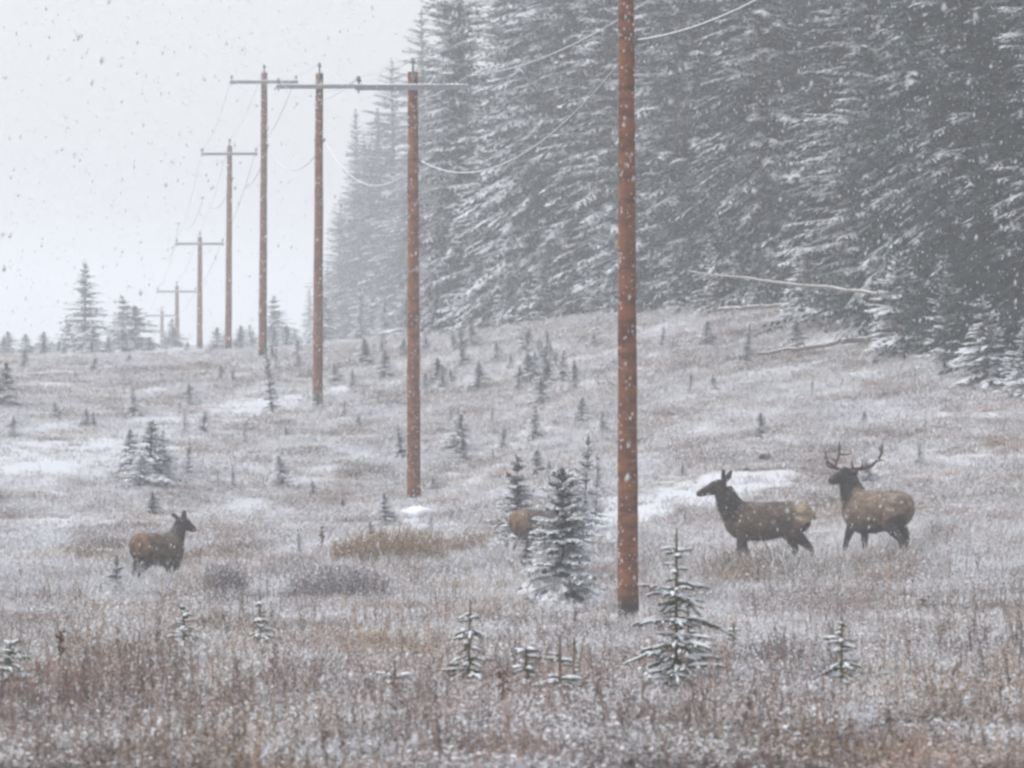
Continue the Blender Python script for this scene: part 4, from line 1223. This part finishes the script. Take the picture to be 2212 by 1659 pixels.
def lumps_mesh(name, seed, n, rad):
    rs = np.random.RandomState(seed); b = MB()
    for i in range(n):
        a = rs.uniform(0, 6.28); r = rad * math.sqrt(rs.rand())
        lump(b, (math.cos(a) * r, math.sin(a) * r, rs.uniform(.0, .17)), (rs.uniform(.015, .06), rs.uniform(.015, .05), rs.uniform(.01, .03)), seed * 50 + i, 5)
    return b.mesh(name)

def scatter(name, sources, pts, rot, scl, idx, tint, frost, label):
    me = bpy.data.meshes.new(name); n = len(pts)
    me.vertices.add(n); me.vertices.foreach_set('co', np.asarray(pts, np.float32).ravel())
    for nm, ty, key, arr in (('rot', 'FLOAT_VECTOR', 'vector', rot), ('scl', 'FLOAT_VECTOR', 'vector', scl), ('tint', 'FLOAT_COLOR', 'color', tint), ('frost', 'FLOAT', 'value', frost)):
        at = me.attributes.new(nm, ty, 'POINT'); at.data.foreach_set(key, np.asarray(arr, np.float32).ravel())
    at = me.attributes.new('idx', 'INT', 'POINT'); at.data.foreach_set('value', np.asarray(idx, np.int32))
    col = bpy.data.collections.new(name + '_kinds')
    for k, (sm_, mt) in enumerate(sources):
        sm_.materials.append(mt)
        so = bpy.data.objects.new('%s_kind_%02d' % (name, k), sm_); col.objects.link(so)
    o = bpy.data.objects.new(name, me); COL.objects.link(o); tag(o, label, None, None, 'stuff')
    ng = bpy.data.node_groups.new(name, 'GeometryNodeTree')
    ng.interface.new_socket('Geometry', in_out='INPUT', socket_type='NodeSocketGeometry'); ng.interface.new_socket('Geometry', in_out='OUTPUT', socket_type='NodeSocketGeometry')
    gi = ng.nodes.new('NodeGroupInput'); go = ng.nodes.new('NodeGroupOutput')
    ip = ng.nodes.new('GeometryNodeInstanceOnPoints'); ci = ng.nodes.new('GeometryNodeCollectionInfo')
    ci.inputs['Collection'].default_value = col; ci.inputs['Separate Children'].default_value = True; ci.inputs['Reset Children'].default_value = True
    def attr(nm, ty):
        a = ng.nodes.new('GeometryNodeInputNamedAttribute'); a.data_type = ty; a.inputs['Name'].default_value = nm; return a.outputs['Attribute']
    e2 = ng.nodes.new('FunctionNodeEulerToRotation')
    ng.links.new(attr('rot', 'FLOAT_VECTOR'), e2.inputs[0])
    ip.inputs['Pick Instance'].default_value = True
    ng.links.new(gi.outputs[0], ip.inputs['Points']); ng.links.new(ci.outputs[0], ip.inputs['Instance'])
    ng.links.new(attr('idx', 'INT'), ip.inputs['Instance Index']); ng.links.new(e2.outputs[0], ip.inputs['Rotation']); ng.links.new(attr('scl', 'FLOAT_VECTOR'), ip.inputs['Scale'])
    ng.links.new(ip.outputs[0], go.inputs[0])
    md = o.modifiers.new('scatter', 'NODES'); md.node_group = ng
    return o

NR = np.random.RandomState(77)
def sample(n, d0, d1, power=1.0):
    y = d0 + (d1 - d0) * NR.rand(n) ** power
    x = (NR.rand(n) * 2 - 1) * (y * .0914 * 1.08 + 3.0)
    return x, y
def field_tints(x, y):
    """dry vegetation colour by patch: mauve-brown, tan, straw"""
    a = fbm(x / 2.3, y / 4.5, 21, 3); b_ = fbm(x / 1.6, y / 3.5, 55, 2); r = NR.rand(len(x))
    mauve = np.array([.265, .205, .182]); tan = np.array([.31, .235, .170]); pale = np.array([.33, .28, .255]); rust = np.array([.21, .125, .090])
    w = smooth(.52, .66, a)[:, None]; c = mauve * (1 - w) + tan * w
    w = smooth(.5, .7, b_)[:, None] * .7; c = c * (1 - w) + pale * w
    w = ((r < .25) * .55 * smooth(85, 55, y))[:, None]; c = c * (1 - w) + rust * w
    # straw bands seen on the left and under the second pole
    for (u, v, ru, rv) in ((260, 1420, 330, 60), (560, 1450, 90, 80), (860, 1195, 130, 45), (1020, 1190, 120, 40), (900, 1420, 200, 40)):
        x0, y0 = hit(u, v); ya = hit(u, v + rv)[1]; yb = hit(u, v - rv)[1]
        q = np.sqrt(((x - x0) / (ru / F * y0)) ** 2 + ((y - y0) / ((yb - ya) / 2)) ** 2)
        w = (1 - smooth(.5, 1.1, q))[:, None] * .65; c = c * (1 - w) + np.array([.34, .262, .175]) * w
    for (u, v, ru, rv) in ((1530, 1180, 130, 50),):
        x0, y0 = hit(u, v); ya = hit(u, v + rv)[1]; yb = hit(u, v - rv)[1]
        q = np.sqrt(((x - x0) / (ru / F * y0)) ** 2 + ((y - y0) / ((yb - ya) / 2)) ** 2)
        w = (1 - smooth(.5, 1.1, q))[:, None] * .5; c = c * (1 - w) + np.array([.28, .175, .135]) * w
    c = c * np.array([1.03, .99, .965])
    return c * NR.uniform(.6, 1.35, (len(x), 1)) * (.72 + .56 * smooth(.3, .7, fbm(x / 1.1, y / 2.2, 14, 3)))[:, None]
def field_frost(x, y):
    f = .62 + .09 * smooth(50, 72, y) + .05 * smooth(95, 150, y) + .03 * smooth(180, 260, y)
    return np.clip(f + .75 * (fbm(x / 1.5, y / 3, 91, 3) - .5) + NR.normal(0, .07, len(x)), .05, .95)
def build(name, srcs, n, d0, d1, power, smin, smax, label, keep=lambda x, y: np.ones(len(x)), grow=lambda y: np.ones(len(y)), frost_add=0.0):
    x, y = sample(n, d0, d1, power)
    clr = np.zeros(len(x))
    for (a, b_) in CLEAR + [tuple(P(u, v, d)[:2]) for (u, v, d) in ((1357, 1327, 96), (894, 1087, 146), (1160, 1312, 98.5), (1240, 1320, 97))] + [hit(905, 1112)]: clr = np.maximum(clr, np.exp(-((x - a) / .38) ** 2 - ((y - b_ + .8) / 1.3) ** 2))
    if name in ('dry_grass', 'low_undergrowth'):      # rank growth where the elk wade
        for k_, (u, v, d) in enumerate(((345, 1290, 110), (1655, 1256, 110), (1893, 1216, 114), (1150, 1228, 115))):
            q = P(u, v, d); x[k_ * 140:(k_ + 1) * 140] = q[0] + NR.normal(0, .85, 140); y[k_ * 140:(k_ + 1) * 140] = q[1] - .9 + NR.normal(0, .5, 140)
    pk = keep(x, y) * (1 - .85 * clr) * (1 - .91 * snowmask(x, y)); k = NR.rand(n) < pk
    x, y = x[k], y[k]; n = len(x)
    z = ground(x, y)
    s = NR.uniform(smin, smax, n) * grow(y)
    if name == 'dry_grass':
        for (u, v, d) in ((345, 1290, 110), (1655, 1256, 110), (1893, 1216, 114), (1150, 1228, 115)):
            q = P(u, v, d); w = np.exp(-((x - q[0]) / 1.3) ** 2 - ((y - q[1] + .7) / 1.6) ** 2); s = s * (1 + (.7 if u == 345 else .65 if u == 1893 else 1.0) * w)
    sc = np.stack([s, s, s * NR.uniform(.75, 1.25, n) * (.80 + .3 * smooth(96, 104, y) - .55 * smooth(114, 124, y)) / (1 + (grow(y) - 1) * .6)], 1)
    rot = np.stack([NR.normal(0, .08, n), NR.normal(0, .08, n), NR.uniform(0, 6.28, n)], 1)
    return scatter(name, srcs, np.stack([x, y, z], 1), rot, sc, NR.randint(0, len(srcs), n), np.concatenate([field_tints(x, y), np.ones((n, 1))], 1), np.clip(field_frost(x, y) + frost_add, 0, 1), label)

G = [(tuft_mesh('tuft', k, 46, .34, .10, .36, .0055), M['grass']) for k in range(5)]
build('dry_grass', G, 50000, 42, 300, 1.25, .75, 1.25, 'frosted dry meadow grass all over the clearing', keep=lambda x, y: (.35 + .65 * smooth(.36, .54, fbm(x / 1.0, y / 2.0, 8, 3))) * (.5 + .5 * smooth(58, 72, y)), grow=lambda y: .9 + .35 * smooth(100, 130, y) + .4 * smooth(150, 260, y))
L_ = [(leafy_mesh('leafy', 40 + k, 16, .28, .08, .27, .032), M['shrub_leaf']) for k in range(4)]
build('low_undergrowth', L_, 54000, 42, 290, 1.7, .7, 1.3, 'low leafy undergrowth dusted with snow', grow=lambda y: 1 + .9 * smooth(110, 260, y), keep=lambda x, y: .35 + .65 * smooth(.4, .6, fbm(x / 1.7, y / 3, 66, 2)))
S_ = [(stalk_mesh('stalks', 70 + k, 3, .18, .30, .75), M['stalk']) for k in range(5)]
build('dry_stalks', S_, 7000, 42, 118, 1.5, .6, 1.1, 'thin reddish dry stalks sticking out of the meadow', keep=lambda x, y: (.15 + .85 * smooth(.45, .62, fbm(x / 1.5, y / 2.5, 31, 2))) * (1 - .6 * smooth(75, 110, y)))
W_ = [(lumps_mesh('lumps', 90 + k, 14, .32), M['snow']) for k in range(4)]
build('snow_clumps', W_, 18000, 42, 220, 1.4, .4, .85, 'small clumps of snow caught in the meadow grass', keep=lambda x, y: .45 + .55 * smooth(60, 110, y))

# ------------------------------------------------------------------ falling snow
NF = 40000
y = 172 * NR.rand(NF) ** (1 / 2.2) + 24
x = (NR.rand(NF) * 2 - 1) * (y * .0914 * 1.15 + .4); z = CAMZ + (NR.rand(NF) * 2 - 1) * (y * .0686 * 1.15 + .4)
g_ = ground(x, y, False); ok = z > g_ + .05
x, y, z = x[ok], y[ok], z[ok]; NF = len(x)
r = np.exp(NR.normal(math.log(.0076), .36, NF)); r = np.clip(r, .003, .019)
oct_v = np.array([(1, 0, 0), (-1, 0, 0), (0, 1, 0), (0, -1, 0), (0, 0, 1), (0, 0, -1)], float)
oct_f = np.array([(0, 2, 4), (2, 1, 4), (1, 3, 4), (3, 0, 4), (2, 0, 5), (1, 2, 5), (3, 1, 5), (0, 3, 5)])
dirs = np.stack([NR.normal(.12, .12, NF), NR.normal(0, .1, NF), np.ones(NF)], 1)
V = oct_v[None] * (r[:, None, None] * np.array([1, 1, 2.3])) * NR.uniform(.7, 1.3, (NF, 6, 1))
V[:, :, 0] += V[:, :, 2] * dirs[:, None, 0]
V = V + np.stack([x, y, z], 1)[:, None, :]
Fq = (oct_f[None] + (np.arange(NF) * 6)[:, None, None]).reshape(-1, 3)
ob('falling_snow', mesh_np('falling_snow', V.reshape(-1, 3), Fq), M['flake'], None, True, 'snowflakes drifting down through the air', kind='stuff')
